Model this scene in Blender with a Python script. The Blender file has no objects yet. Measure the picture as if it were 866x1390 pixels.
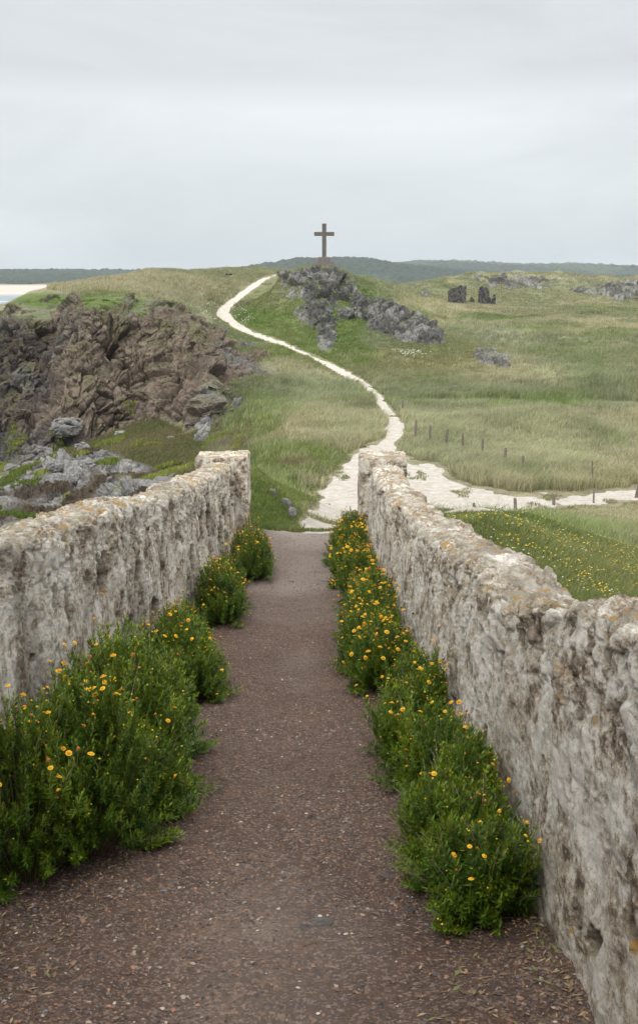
import bpy, math, numpy as np
rng = np.random.default_rng(7)
sc = bpy.context.scene
COL = sc.collection
R = math.radians
F = 1500.0; PITCH = R(10.2)
cp, sp = math.cos(PITCH), math.sin(PITCH)

# ------------------------------------------------------------------ maths
def P(px, py, Y):
    dx = px - 433.0; u = 650.0 - py
    dy = F*cp + u*sp; dz = -F*sp + u*cp
    k = Y/dy
    return (dx*k, Y, dz*k)
def proj(x, y, z):
    d = y*cp - z*sp; u = y*sp + z*cp
    d = np.maximum(d, 0.05)
    return 433 + F*x/d, 650 - F*u/d
def h3(ix, iy, iz, seed=0):
    h = (ix.astype(np.int64)*374761393 + iy.astype(np.int64)*668265263 + iz.astype(np.int64)*2147483647 + seed*144269) & 0xFFFFFFFF
    h = ((h ^ (h >> 13))*1274126177) & 0xFFFFFFFF
    h = ((h ^ (h >> 16))*2246822519) & 0xFFFFFFFF
    h = h ^ (h >> 15)
    return (h & 0xFFFFFF)/float(0x1000000)
def vnoise(x, y, z, seed=0):
    x, y, z = np.broadcast_arrays(x, y, z)
    fx, fy, fz = np.floor(x), np.floor(y), np.floor(z)
    a, b, c = x-fx, y-fy, z-fz
    a = a*a*a*(a*(a*6-15)+10); b = b*b*b*(b*(b*6-15)+10); c = c*c*c*(c*(c*6-15)+10)
    ix, iy, iz = fx.astype(np.int64), fy.astype(np.int64), fz.astype(np.int64)
    r = 0
    for i in (0, 1):
        for j in (0, 1):
            for k in (0, 1):
                r = r + h3(ix+i, iy+j, iz+k, seed)*(a if i else 1-a)*(b if j else 1-b)*(c if k else 1-c)
    return r*2-1
def fbm(x, y, z, oct=4, seed=0, g=.5):
    r = 0; am = 1; s = 0
    for o in range(oct):
        r = r + am*vnoise(x*2**o+o*17.3, y*2**o-o*9.1, z*2**o+o*4.7, seed+o); s += am; am *= g
    return r/s
def worley(x, y, z, seed=0, facet=False):
    fx, fy, fz = np.floor(x).astype(np.int64), np.floor(y).astype(np.int64), np.floor(z).astype(np.int64)
    f1 = np.full(x.shape, 9.0); f2 = np.full(x.shape, 9.0); cid = np.zeros(x.shape); vx = np.zeros(x.shape); vy = np.zeros(x.shape); vz = np.zeros(x.shape)
    for i in (-1, 0, 1):
        for j in (-1, 0, 1):
            for k in (-1, 0, 1):
                cx, cy, cz = fx+i, fy+j, fz+k
                ax, ay, az = x-cx-h3(cx, cy, cz, seed), y-cy-h3(cx, cy, cz, seed+1), z-cz-h3(cx, cy, cz, seed+2)
                d = np.sqrt(ax*ax+ay*ay+az*az)
                m = d < f1
                if facet: vx = np.where(m, ax, vx); vy = np.where(m, ay, vy); vz = np.where(m, az, vz)
                f2 = np.where(m, f1, np.minimum(f2, d)); cid = np.where(m, h3(cx, cy, cz, seed+3), cid); f1 = np.where(m, d, f1)
    if facet:
        a = cid*251.3; b = cid*1017.7
        return f1, f2, cid, np.sin(a)*vx+np.sin(b)*vy+np.cos(a*1.7)*vz
    return f1, f2, cid
def sst(a, b, x):
    t = np.clip((x-a)/(b-a), 0, 1); return t*t*(3-2*t)
def polysd(poly, x, y):
    """signed distance, positive inside"""
    poly = np.asarray(poly, float)
    best = np.full(np.shape(x), 1e18); ins = np.zeros(np.shape(x), bool)
    n = len(poly)
    for i in range(n):
        ax, ay = poly[i]; bx, by = poly[(i+1) % n]
        ex, ey = bx-ax, by-ay
        t = np.clip(((x-ax)*ex+(y-ay)*ey)/(ex*ex+ey*ey+1e-12), 0, 1)
        best = np.minimum(best, (x-ax-t*ex)**2+(y-ay-t*ey)**2)
        if ay != by:
            c = ((ay > y) != (by > y)) & (x < (bx-ax)*(y-ay)/(by-ay)+ax)
            ins ^= c
    d = np.sqrt(best)
    return np.where(ins, d, -d)

# ------------------------------------------------------------------ terrain height
def zg(y):
    y = np.asarray(y, float)
    return -1.6-0.2*y+0.00275*np.clip(y, 0, 19.5)**2 + np.where(y > 19.5, (y-19.5)*.02, 0)
def rbf_fit(pts):
    pts = np.array(pts, float)
    q = np.stack([pts[:, 0]/(pts[:, 1]+8)*2.2, np.log(pts[:, 1]+8)], 1)
    r = np.sqrt(((q[:, None]-q[None])**2).sum(-1))
    n = len(q)
    K = np.zeros((n+3, n+3)); K[:n, :n] = np.where(r > 0, r*r*np.log(r+1e-9), 0)*.35 - r*.5 ; K[:n, :n] += np.eye(n)*2e-3*-1
    K[:n, n] = 1; K[:n, n+1:] = q; K[n, :n] = 1; K[n+1:, :n] = q.T
    w = np.linalg.lstsq(K, np.concatenate([pts[:, 2], [0, 0, 0]]), rcond=None)[0]
    return q, w
def rbf_ev(m, x, y):
    q, w = m; sh = np.shape(x)
    a = (np.ravel(x)/(np.ravel(y)+8)*2.2); b = np.log(np.ravel(y)+8)
    out = w[-3]+w[-2]*a+w[-1]*b
    for i in range(len(q)):
        r = np.sqrt((a-q[i, 0])**2+(b-q[i, 1])**2)
        out = out + w[i]*(r*r*np.log(r+1e-9)*.35-r*.5)
    return out.reshape(sh)
B = []
for y in (-5, 0, 5, 10, 15, 19):
    for x in (-1.2, .8, 2.0): B.append((x, y, float(zg(y))-(.1 if x > 1 else 0)))
for x, y, z in ((-4, 0, -3), (-4, 8, -4.6), (-4, 16, -6.0), (-9, 5, -7), (-9, 16, -9), (-10, 30, -10.5), (-20, 20, -12), (-20, 42, -12.5),
                (4, 0, -3), (4, 8, -4.2), (9, 5, -5), (9, 15, -6.2), (18, 20, -8), (-30, 5, -14), (30, 10, -9), (-45, 40, -15), (45, 30, -9.3)): B.append((x, y, z))
for q in ((450, 728, 19.5), (450, 716, 27), (450, 703, 38),
          # turf mound beside the left wall end
          (343, 652, 22), (378, 668, 22.5), (343, 700, 20.2), (390, 708, 21.6), (404, 722, 21), (350, 640, 25), (386, 690, 24.5), (380, 660, 32), (345, 640, 33), (330, 640, 24),
          # flowery bank beyond the right wall
          (650, 702, 18), (700, 718, 19), (760, 745, 20), (866, 782, 20), (866, 757, 24), (760, 720, 25), (700, 701, 26), (640, 689, 27), (960, 790, 24),
          (866, 748, 34), (760, 708, 38), (690, 697, 40), (600, 699, 41), (540, 700, 41), (500, 703, 39),
          # plain
          (866, 700, 42), (760, 680, 45), (640, 680, 45), (540, 680, 45.5), (470, 680, 45), (430, 690, 43), (866, 660, 48), (700, 660, 48), (600, 660, 48.5), (420, 660, 49), (380, 650, 50),
          (866, 625, 56), (720, 625, 56), (600, 620, 57), (500, 620, 57), (400, 620, 57), (360, 610, 60), (866, 590, 67), (720, 590, 67), (600, 590, 66), (548, 590, 65), (450, 585, 67), (390, 580, 68),
          (866, 560, 78), (720, 560, 77), (600, 560, 76), (525, 545, 82), (450, 540, 85), (400, 540, 84), (365, 550, 80), (866, 530, 92), (760, 528, 94), (660, 535, 90), (600, 525, 96), (560, 525, 95), (500, 520, 98),
          (440, 505, 106), (380, 505, 104), (370, 490, 108), (866, 500, 112), (760, 497, 116), (690, 510, 106), (640, 515, 102), (866, 470, 142), (780, 465, 150), (720, 480, 135), (866, 440, 200), (740, 440, 200), (690, 455, 165),
          (866, 420, 280), (740, 420, 280), (650, 428, 250), (640, 414, 320), (740, 410, 335), (866, 412, 320), (960, 415, 320), (960, 470, 145), (960, 540, 86), (960, 620, 58), (960, 700, 42),
          # path
          (480, 508, 103), (420, 482, 122), (385, 467, 130), (345, 455, 139), (310, 440, 152), (296, 425, 164), (330, 396, 182), (350, 383, 192), (375, 372.5, 205),
          # hill with the cross
          (438, 361.5, 160), (418, 363.5, 160), (458, 363.5, 160), (438, 361.5, 164), (420, 363, 164), (456, 363, 164), (400, 369, 160), (470, 371, 160), (486, 381, 159), (386, 376, 159), (380, 386, 158), (372, 402, 156), (475, 375, 160), (500, 391, 158), (525, 408, 156), (560, 428, 152), (600, 448, 146), (640, 468, 137),
          (400, 410, 152), (440, 410, 150), (480, 420, 149), (520, 440, 146), (560, 455, 142), (600, 472, 134), (440, 440, 143), (480, 450, 140), (440, 470, 134), (520, 475, 132), (390, 445, 144), (350, 430, 153), (340, 415, 166), (350, 400, 172),
          (450, 492, 119), (520, 500, 113), (570, 500, 114), (620, 490, 122), (660, 485, 124), (690, 495, 120),
          # spur behind it
          (505, 398, 190), (540, 408, 186), (600, 438, 176), (640, 456, 165), (500, 400, 230), (560, 418, 240), (600, 420, 270),
          # left ridge
          (100, 391, 150), (150, 381, 163), (200, 371, 184), (225, 369, 198), (300, 368, 212), (340, 368, 220), (375, 369, 224), (400, 369, 215), (150, 392, 145), (200, 390, 152), (250, 385, 168), (250, 400, 148), (300, 395, 172), (300, 380, 192), (220, 408, 138),
          (270, 415, 146),
          # right dunes
          (500, 389, 300), (518, 390, 305), (535, 397, 300), (560, 389, 350), (600, 378.5, 380), (640, 376.5, 385), (700, 375.5, 390), (760, 377, 395), (800, 382, 400), (830, 380, 410), (866, 382, 420), (950, 381, 420), (1050, 383, 420),
          (600, 396, 350), (700, 394, 355), (800, 398, 350), (580, 402, 330),
          # shore, below the headland
          (0, 700, 55), (100, 690, 60), (-60, 690, 60), (50, 650, 72), (0, 665, 70), (150, 650, 68), (200, 645, 67), (250, 625, 69), (300, 612, 68), (335, 606, 66), (300, 600, 76), (120, 610, 84), (200, 605, 80), (60, 625, 82), (0, 640, 82), (-60, 630, 90),
          (355, 520, 92), (357, 492, 102)):
    B.append(P(*q))
for x, y, z in ((-30, 110, -12), (-12, 112, -9.5), (-22, 100, -12), (-50, 120, -15), (-80, 130, -18), (-75, 170, -17), (-100, 220, -19), (-60, 90, -17), (-80, 60, -18), (-60, 250, -17), (-30, 290, -12), (0, 290, -8), (-100, 400, -19), (0, 420, -10), (-60, 600, -19),
                (0, 230, -1), (60, 460, -8), (120, 470, -8), (200, 470, -8), (100, 600, -12), (300, 600, -12), (0, 700, -17), (-300, 700, -20), (400, 700, -12), (500, 400, -8), (200, 200, -8), (-250, 200, -20)):
    B.append((x, y, z))
T = [P(*q) for q in ((357, 490, 104), (335, 452, 106), (318, 437, 106), (300, 425, 105), (250, 420, 101), (215, 421, 101), (200, 432, 98), (170, 404, 106), (135, 400, 106), (100, 401, 108), (72, 425, 112), (60, 412, 122), (20, 420, 126), (0, 434, 125), (-60, 445, 140),
     (-120, 460, 150), (40, 399, 150), (75, 392.5, 150), (100, 391, 150), (10, 413, 148), (-30, 432, 158), (150, 392, 135), (150, 384, 155), (220, 408, 130), (270, 413, 136), (200, 390, 150), (300, 424, 130), (340, 450, 128), (180, 415, 104), (185, 412, 112))]
T += [(-80, 200, -17), (-60, 190, -14), (-90, 110, -14), (-8, 90, -3.2), (-22, 85, -3), (-40, 90, -3.5)]
MB, MT = rbf_fit(B), rbf_fit(T)
HL = [P(*q)[:2] for q in ((357, 505, 98), (350, 528, 90), (328, 560, 84), (300, 590, 79), (265, 600, 79), (225, 585, 86), (190, 585, 89), (150, 592, 88), (105, 596, 86), (60, 620, 84), (20, 628, 87), (-60, 600, 98), (-160, 580, 118),
     (-260, 480, 190), (-100, 420, 240), (100, 400, 190), (280, 420, 150), (330, 440, 125), (352, 465, 112))]
GUL = [P(*q)[:2] for q in ((66, 450, 109), (58, 520, 98), (45, 600, 86))]
def segd(pl, x, y):
    b = np.full(np.shape(x), 1e18)
    for (ax, ay), (bx, by) in zip(pl[:-1], pl[1:]):
        ex, ey = bx-ax, by-ay
        t = np.clip(((x-ax)*ex+(y-ay)*ey)/(ex*ex+ey*ey), 0, 1)
        b = np.minimum(b, (x-ax-t*ex)**2+(y-ay-t*ey)**2)
    return np.sqrt(b)
def head_sd(x, y):
    return polysd(HL, x, y)
def H(x, y, detail=True, full=False):
    x = np.asarray(x, float); y = np.asarray(y, float)
    z = rbf_ev(MB, x, y)
    sd = head_sd(x, y)
    near = (sd > -4)
    t = rbf_ev(MT, x, y)
    sdn = sd + 2.2*fbm(x*.16, y*.1, 0*x, 3, 5)*sst(70, 80, y) + 1.1*fbm(x*.5, y*.3, 0*x, 2, 9)
    ramp = np.clip(sdn/9.0, 0, 1); ramp = ramp*(1.3-.3*ramp)
    ramp = ramp*(1-.55*np.exp(-(segd(GUL, x, y)/1.9)**2))
    z2 = z+(np.maximum(t, z)-z)*ramp
    z = np.where(near, z2, z)
    if detail:
        far = sst(30, 60, y)
        n = fbm(x*.07, y*.05, 0*x, 4, 21)
        z = z + far*n*(.75+.0020*y)*np.where(y > 250, 1.5, 1) + sst(20, 30, y)*.12*fbm(x*.5, y*.5, 0*x, 3, 31) + sst(45, 60, y)*.6*fbm(x*.15, y*.11, 0*x, 3, 33)
    z = z-.85*np.exp(-((x-.75)**2+(y-162)**2)/60)
    z = z+2.0*np.exp(-(segd([(9, 196), (17, 182), (24, 166), (27, 150)], x, y)/5.0)**2)-1.0*np.exp(-(segd([(20, 205), (30, 185), (36, 165)], x, y)/8)**2)
    z = z+1.3*np.exp(-((x-64)/42)**2-((y-392)/16)**2)-1.5*np.exp(-((x-70)/80)**2-((y-345)/18)**2)+1.2*np.exp(-(segd([(38, 150), (52, 138), (70, 140)], x, y)/7)**2)+.8*np.exp(-(segd([(20, 98), (34, 92), (50, 96)], x, y)/5)**2)
    w = sst(3.4, 2.1, np.abs(x+.22))*sst(21.5, 18.5, y)
    z = z*(1-w)+zg(y)*w
    if full: return z, sdn, ramp
    return z
def hit(px, py, y0=18, y1=600):
    ys = np.exp(np.linspace(math.log(y0), math.log(y1), 1600))
    pts = [P(px, py, yy) for yy in ys]
    xs = np.array([p[0] for p in pts]); zs = np.array([p[2] for p in pts])
    h = H(xs, ys); below = np.nonzero(zs <= h)[0]
    i = below[0] if len(below) else 1599
    return float(xs[i]), float(ys[i]), float(h[i])

# ------------------------------------------------------------------ blender helpers
def mesh_np(name, V, faces, mat=None, col=None, smooth=True, parent=None, loc=None):
    """faces: (n,3|4) array or list of such arrays"""
    me = bpy.data.meshes.new(name)
    if not isinstance(faces, list): faces = [faces]
    faces = [np.asarray(f, np.int32) for f in faces if len(f)]
    nf = sum(len(f) for f in faces); nl = sum(f.size for f in faces)
    V = np.asarray(V, np.float32)
    if loc is not None: V = V-np.asarray(loc, np.float32)
    me.vertices.add(len(V)); me.vertices.foreach_set('co', V.ravel())
    me.loops.add(nl); me.loops.foreach_set('vertex_index', np.concatenate([f.ravel() for f in faces]))
    me.polygons.add(nf)
    tot = np.concatenate([np.full(len(f), f.shape[1], np.int32) for f in faces])
    me.polygons.foreach_set('loop_start', np.concatenate([[0], np.cumsum(tot)[:-1]]).astype(np.int32))
    me.polygons.foreach_set('use_smooth', np.full(nf, smooth))
    me.update(calc_edges=True)
    if col is not None:
        a = me.color_attributes.new('Col', 'FLOAT_COLOR', 'POINT')
        c = np.ones((len(V), 4), np.float32); c[:, :3] = np.clip(col, 0, 1); a.data.foreach_set('color', c.ravel())
    if mat: me.materials.append(mat)
    o = bpy.data.objects.new(name, me); COL.objects.link(o)
    if parent: o.parent = parent
    if loc is not None: o.location = loc
    return o
def gridf(nr, nc):
    i = np.arange(nr-1)[:, None]*nc+np.arange(nc-1)[None]
    return np.stack([i, i+1, i+nc+1, i+nc], -1).reshape(-1, 4)
def tag(o, label=None, cat=None, group=None, kind=None):
    if label: o['label'] = label
    if cat: o['category'] = cat
    if group: o['group'] = group
    if kind: o['kind'] = kind
    return o
def empty(name, loc):
    o = bpy.data.objects.new(name, None); COL.objects.link(o); o.location = loc; o.empty_display_size = .2; return o
def N(nt, t, **k):
    n = nt.nodes.new(t)
    for a, b in k.items():
        if a == 'ins':
            for i, v in b.items(): n.inputs[i].default_value = v
        else: setattr(n, a, b)
    return n
def new_mat(name):
    m = bpy.data.materials.new(name); m.use_nodes = True
    nt = m.node_tree; b = nt.nodes['Principled BSDF']; b.inputs['Roughness'].default_value = .9
    b.inputs['Specular IOR Level'].default_value = .25
    return m, nt, b
def mix(nt, fac, a, b, mode='MIX'):
    n = nt.nodes.new('ShaderNodeMix'); n.data_type = 'RGBA'; n.blend_type = mode
    for i, v in ((0, fac), (6, a), (7, b)):
        if hasattr(v, 'links'): nt.links.new(v, n.inputs[i])
        elif i == 0: n.inputs[0].default_value = v
        else: n.inputs[i].default_value = (*v, 1)
    return n.outputs[2]
def ramp(nt, src, stops):
    n = nt.nodes.new('ShaderNodeValToRGB'); e = n.color_ramp.elements
    while len(e) < len(stops): e.new(.5)
    for el, (p, c) in zip(e, stops):
        el.position = p; el.color = (c, c, c, 1) if not hasattr(c, '__len__') else (*c, 1)
    nt.links.new(src, n.inputs[0]); return n.outputs[0]
def noise(nt, scale, detail=6, rough=.6, vec=None, stretch=None, dist=0):
    tc = nt.nodes.new('ShaderNodeNewGeometry').outputs['Position'] if vec is None else vec
    if stretch:
        mp = N(nt, 'ShaderNodeMapping'); mp.inputs['Scale'].default_value = stretch; nt.links.new(tc, mp.inputs[0]); tc = mp.outputs[0]
    n = N(nt, 'ShaderNodeTexNoise', ins={'Scale': scale, 'Detail': detail, 'Roughness': rough, 'Distortion': dist}); nt.links.new(tc, n.inputs['Vector'])
    return n.outputs[0]
def vor(nt, scale, stretch=None, feature='F1', out=0, vec=None):
    tc = nt.nodes.new('ShaderNodeNewGeometry').outputs['Position'] if vec is None else vec
    if stretch:
        mp = N(nt, 'ShaderNodeMapping'); mp.inputs['Scale'].default_value = stretch; nt.links.new(tc, mp.inputs[0]); tc = mp.outputs[0]
    n = N(nt, 'ShaderNodeTexVoronoi', feature=feature, ins={'Scale': scale}); nt.links.new(tc, n.inputs['Vector'])
    return n.outputs[out]
def bump(nt, b, h, strength=.5, dist=.02, prev=None):
    n = N(nt, 'ShaderNodeBump', ins={'Strength': strength, 'Distance': dist}); nt.links.new(h, n.inputs['Height'])
    if prev: nt.links.new(prev, n.inputs['Normal'])
    nt.links.new(n.outputs[0], b.inputs['Normal']); return n.outputs[0]
def vc(nt):
    return N(nt, 'ShaderNodeVertexColor', layer_name='Col').outputs[0]

# ------------------------------------------------------------------ materials
def mat_ground():
    m, nt, b = new_mat('grassland')
    c = vc(nt)
    n1 = noise(nt, 1.1, 8, .7, stretch=(1, 1, 2)); n2 = noise(nt, 9, 6, .75)
    f = ramp(nt, n1, [(.3, .62), (.7, 1.4)])
    f2 = ramp(nt, n2, [(.3, .6), (.72, 1.45)])
    c = mix(nt, 1, c, f, 'MULTIPLY'); c = mix(nt, 1, c, f2, 'MULTIPLY')
    nt.links.new(c, b.inputs['Base Color'])
    p = bump(nt, b, n1, .8, .5); bump(nt, b, n2, .7, .12, p)
    return m
def mat_rock():
    m, nt, b = new_mat('craggy_rock')
    c = vc(nt)
    n1 = noise(nt, 1.3, 10, .72, stretch=(1, 1, .6)); n2 = noise(nt, 7, 8, .75); v = vor(nt, 2.0, (1.4, 1.4, .7), 'DISTANCE_TO_EDGE')
    f = ramp(nt, n1, [(.3, .6), (.72, 1.45)]); f2 = ramp(nt, n2, [(.3, .68), (.7, 1.35)])
    c = mix(nt, 1, c, f, 'MULTIPLY'); c = mix(nt, 1, c, f2, 'MULTIPLY')
    nt.links.new(c, b.inputs['Base Color'])
    p = bump(nt, b, v, .7, .5); p = bump(nt, b, n1, .9, .5, p); bump(nt, b, n2, .8, .12, p)
    return m
def mat_vcol(name, rough=.8, transl=0., var=None, spec=.25):
    m, nt, b = new_mat(name); b.inputs['Roughness'].default_value = rough; b.inputs['Specular IOR Level'].default_value = spec
    c = vc(nt)
    if var:
        f = ramp(nt, noise(nt, var, 5, .7), [(.3, .7), (.7, 1.3)]); c = mix(nt, 1, c, f, 'MULTIPLY')
    nt.links.new(c, b.inputs['Base Color'])
    if transl:
        t = N(nt, 'ShaderNodeBsdfTranslucent'); nt.links.new(c, t.inputs[0])
        ms = N(nt, 'ShaderNodeMixShader', ins={0: transl}); nt.links.new(b.outputs[0], ms.inputs[1]); nt.links.new(t.outputs[0], ms.inputs[2])
        nt.links.new(ms.outputs[0], nt.nodes['Material Output'].inputs[0])
    return m
def mat_wall():
    m, nt, b = new_mat('weathered_limewash')
    tc = N(nt, 'ShaderNodeTexCoord').outputs['Object']
    geo = nt.nodes.new('ShaderNodeNewGeometry')
    patch = noise(nt, 4.5, 8, .72, tc, (1, .75, .9), .3)
    grain = noise(nt, 19, 10, .86, tc, (1, .7, 1))
    big = noise(nt, 1.5, 6, .65, tc, (1, .8, 1))
    fine = noise(nt, 95, 8, .85, tc)
    mid = noise(nt, 20, 7, .72, tc)
    streak = patch; streak2 = noise(nt, 15, 8, .8, tc, (1, .8, .6), .2)
    sm = N(nt, 'ShaderNodeMath', operation='MULTIPLY_ADD', ins={1: .55}); nt.links.new(grain, sm.inputs[0])
    sm2 = N(nt, 'ShaderNodeMath', operation='MULTIPLY', ins={1: .45}); nt.links.new(patch, sm2.inputs[0]); nt.links.new(sm2.outputs[0], sm.inputs[2])
    c = ramp(nt, sm.outputs[0], [(.42, (.08, .058, .042)), (.455, (.33, .255, .18)), (.49, (.67, .585, .46)), (.53, (.93, .885, .79))])
    c = mix(nt, ramp(nt, big, [(.46, 0), (.66, .45)]), c, (.40, .32, .22))
    c = mix(nt, ramp(nt, streak2, [(.56, 0), (.66, .75)]), c, (.13, .10, .075))
    c = mix(nt, ramp(nt, fine, [(.54, 0), (.64, .75)]), c, (.16, .125, .10))
    c = mix(nt, ramp(nt, fine, [(.34, .7), (.44, 0)]), c, (.86, .83, .78))
    # exposed rubble where the plaster has fallen
    c = mix(nt, vc(nt), c, mix(nt, ramp(nt, mid, [(.4, 0), (.6, 1)]), (.07, .05, .04), (.20, .14, .105)))
    # lichen on upward faces
    sx = N(nt, 'ShaderNodeSeparateXYZ'); nt.links.new(geo.outputs['Normal'], sx.inputs[0])
    up = ramp(nt, sx.outputs[2], [(.25, 0), (.75, 1)])
    grey = ramp(nt, noise(nt, 6, 6, .7, tc), [(.42, 0), (.6, .85)])
    g = mix(nt, 1, up, grey, 'MULTIPLY'); c = mix(nt, g, c, (.30, .265, .19))
    l = ramp(nt, noise(nt, 7.5, 7, .72, tc, None, .6), [(.55, 0), (.61, 1)])
    l2 = mix(nt, 1, up, l, 'MULTIPLY'); c = mix(nt, l2, c, mix(nt, ramp(nt, mid, [(.4, 0), (.6, 1)]), (.36, .25, .08), (.52, .27, .055)))
    nt.links.new(c, b.inputs['Base Color'])
    p = bump(nt, b, streak, .6, .03); p = bump(nt, b, grain, .9, .03, p); p = bump(nt, b, streak2, .5, .012, p); bump(nt, b, fine, .9, .010, p)
    return m
def mat_gravel():
    m, nt, b = new_mat('brown_grit')
    big = noise(nt, 1.3, 6, .6); mid = noise(nt, 12, 8, .75); fine = noise(nt, 110, 6, .8)
    c = mix(nt, ramp(nt, big, [(.35, 0), (.65, 1)]), (.082, .046, .028), (.135, .080, .050))
    c = mix(nt, ramp(nt, mid, [(.42, 0), (.62, .75)]), c, (.055, .036, .028))
    v = vor(nt, 95, out=1); hs = N(nt, 'ShaderNodeSeparateColor'); nt.links.new(v, hs.inputs[0])
    c = mix(nt, ramp(nt, hs.outputs[0], [(.55, 0), (.95, .6)]), c, (.27, .20, .165))
    c = mix(nt, ramp(nt, hs.outputs[1], [(.6, 0), (.98, .8)]), c, (.05, .04, .038))
    c = mix(nt, vc(nt), c, (.33, .29, .25))     # paler worn stone
    nt.links.new(c, b.inputs['Base Color'])
    d = vor(nt, 95)
    p = bump(nt, b, mid, .8, .025); p = bump(nt, b, d, .8, .008, p); bump(nt, b, fine, .7, .004, p)
    return m
def mat_white():
    m, nt, b = new_mat('crushed_shell')
    n = noise(nt, 3, 8, .7); f = noise(nt, 28, 6, .8)
    c = mix(nt, ramp(nt, n, [(.3, 0), (.7, 1)]), (.47, .42, .345), (.76, .71, .63))
    c = mix(nt, ramp(nt, f, [(.52, 0), (.68, .8)]), c, (.20, .155, .11))
    g = noise(nt, 9, 8, .8); c = mix(nt, ramp(nt, g, [(.55, 0), (.7, .7)]), c, (.66, .62, .55))
    nt.links.new(c, b.inputs['Base Color']); p = bump(nt, b, g, .8, .12); bump(nt, b, f, .8, .05, p)
    return m
def mat_flat(name, col, rough=.8, var=None, sc_=20, bmp=.01):
    m, nt, b = new_mat(name); b.inputs['Roughness'].default_value = rough
    n = noise(nt, sc_, 6, .7)
    c = mix(nt, ramp(nt, n, [(.3, 0), (.7, 1)]), tuple(v*.6 for v in col), tuple(min(1, v*1.35) for v in col))
    nt.links.new(c, b.inputs['Base Color']); bump(nt, b, n, .6, bmp)
    return m
M_ground, M_rock, M_wall, M_gravel, M_white = mat_ground(), mat_rock(), mat_wall(), mat_gravel(), mat_white()
M_blade = mat_vcol('grass_blades', .75, .42)
M_leaf = mat_vcol('samphire_leaves', .5, .22, spec=.35)
M_stem = mat_vcol('plant_stems', .8)
M_peb = mat_vcol('pebbles', .7, spec=.4)
M_flower = mat_vcol('yellow_petals', .65, .15)
M_post = mat_flat('grey_timber', (.20, .17, .14), .9, sc_=12)
M_cross = mat_flat('granite_cross', (.15, .13, .115), .9, sc_=3, bmp=.03)
M_plinth = mat_flat('granite_plinth', (.21, .185, .165), .9, sc_=3, bmp=.03)

# ------------------------------------------------------------------ colours of the land (true albedo)
MARRAM = np.array((.27, .28, .165)); STRAW = np.array((.37, .34, .21)); TURF = np.array((.115, .165, .035)); OLIVE = np.array((.18, .18, .08)); BROWN = np.array((.13, .095, .06)); SOIL = np.array((.06, .04, .03))
ZONES = [  # px, py, rx, ry, colour, weight
    (420, 430, 110, 60, TURF*1.0, .85), (560, 490, 130, 35, OLIVE, .8), (600, 500, 80, 20, OLIVE, .8), (460, 480, 70, 25, TURF, .8), (370, 400, 40, 30, OLIVE, .8), (350, 430, 50, 18, TURF, .9),
    (400, 620, 90, 28, TURF*1.2, .95), (350, 570, 55, 40, TURF*1.1, .8), (350, 680, 70, 60, TURF*1.25, 1), (330, 640, 60, 30, TURF*1.15, 1), (400, 628, 40, 7, BROWN*1.5, .8),
    (150, 412, 60, 20, TURF*1.1, .9), (60, 408, 50, 12, TURF*1.1, 1), (210, 432, 40, 14, TURF*1.2, 1), (195, 610, 130, 28, OLIVE*.75, 1), (300, 606, 55, 9, SOIL, 1), (230, 622, 100, 6, SOIL, .8),
    (620, 430, 60, 4, TURF*.9, 1), (680, 433, 40, 4, TURF*.9, .9), (750, 550, 150, 8, TURF, .7), (790, 490, 40, 35, TURF, .5), (820, 455, 40, 8, TURF, .5), (760, 545, 60, 12, TURF, .6),
    (470, 585, 60, 25, MARRAM*1.1, .6), (440, 530, 60, 30, MARRAM, .6), (220, 388, 120, 18, STRAW*.8, .7), (620, 415, 80, 4, STRAW*.8, .4), (800, 425, 120, 6, STRAW*.7, .3), (575, 425, 62, 22, STRAW, .9), (700, 378, 110, 7, STRAW*.9, .7), (730, 440, 90, 6, STRAW*.8, .5), (760, 505, 50, 12, MARRAM*1.15, .7), (700, 400, 170, 12, OLIVE*1.05, .45), (840, 420, 80, 5, TURF, .5), (730, 445, 60, 5, TURF, .5),
    (700, 760, 170, 60, TURF*1.15, .9), (560, 565, 60, 25, MARRAM, .5), (700, 600, 220, 50, MARRAM, .8), (60, 690, 160, 50, BROWN*.8, .9), (640, 545, 180, 6, TURF, .6)]
def land_col(x, y, z):
    px, py = proj(x, y, z)
    n = fbm(x*.06, y*.035, 0*x, 5, 41); n2 = fbm(x*.3, y*.12, 0*x, 4, 47)
    c = MARRAM[None]*.78 + (STRAW-MARRAM)[None]*sst(-.15, .45, n)[:, None]
    c = c + (OLIVE-c)*(sst(.0, .35, n2)*.55)[:, None]
    nn = fbm(x*.12, y*.08, 0*x, 4, 55)
    for cx, cy, rx, ry, k, w in ZONES:
        d = np.sqrt(((px-cx)/rx)**2+((py-cy)/ry)**2)+nn*.5
        m = w*sst(1.15, .65, d)
        c = c+(k[None]-c)*m[:, None]
    c = c+(TURF*1.0-c)*(sst(-.5, -.7, n2+nn)*.6)[:, None]
    return c*(1+.25*n2[:, None])

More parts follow.
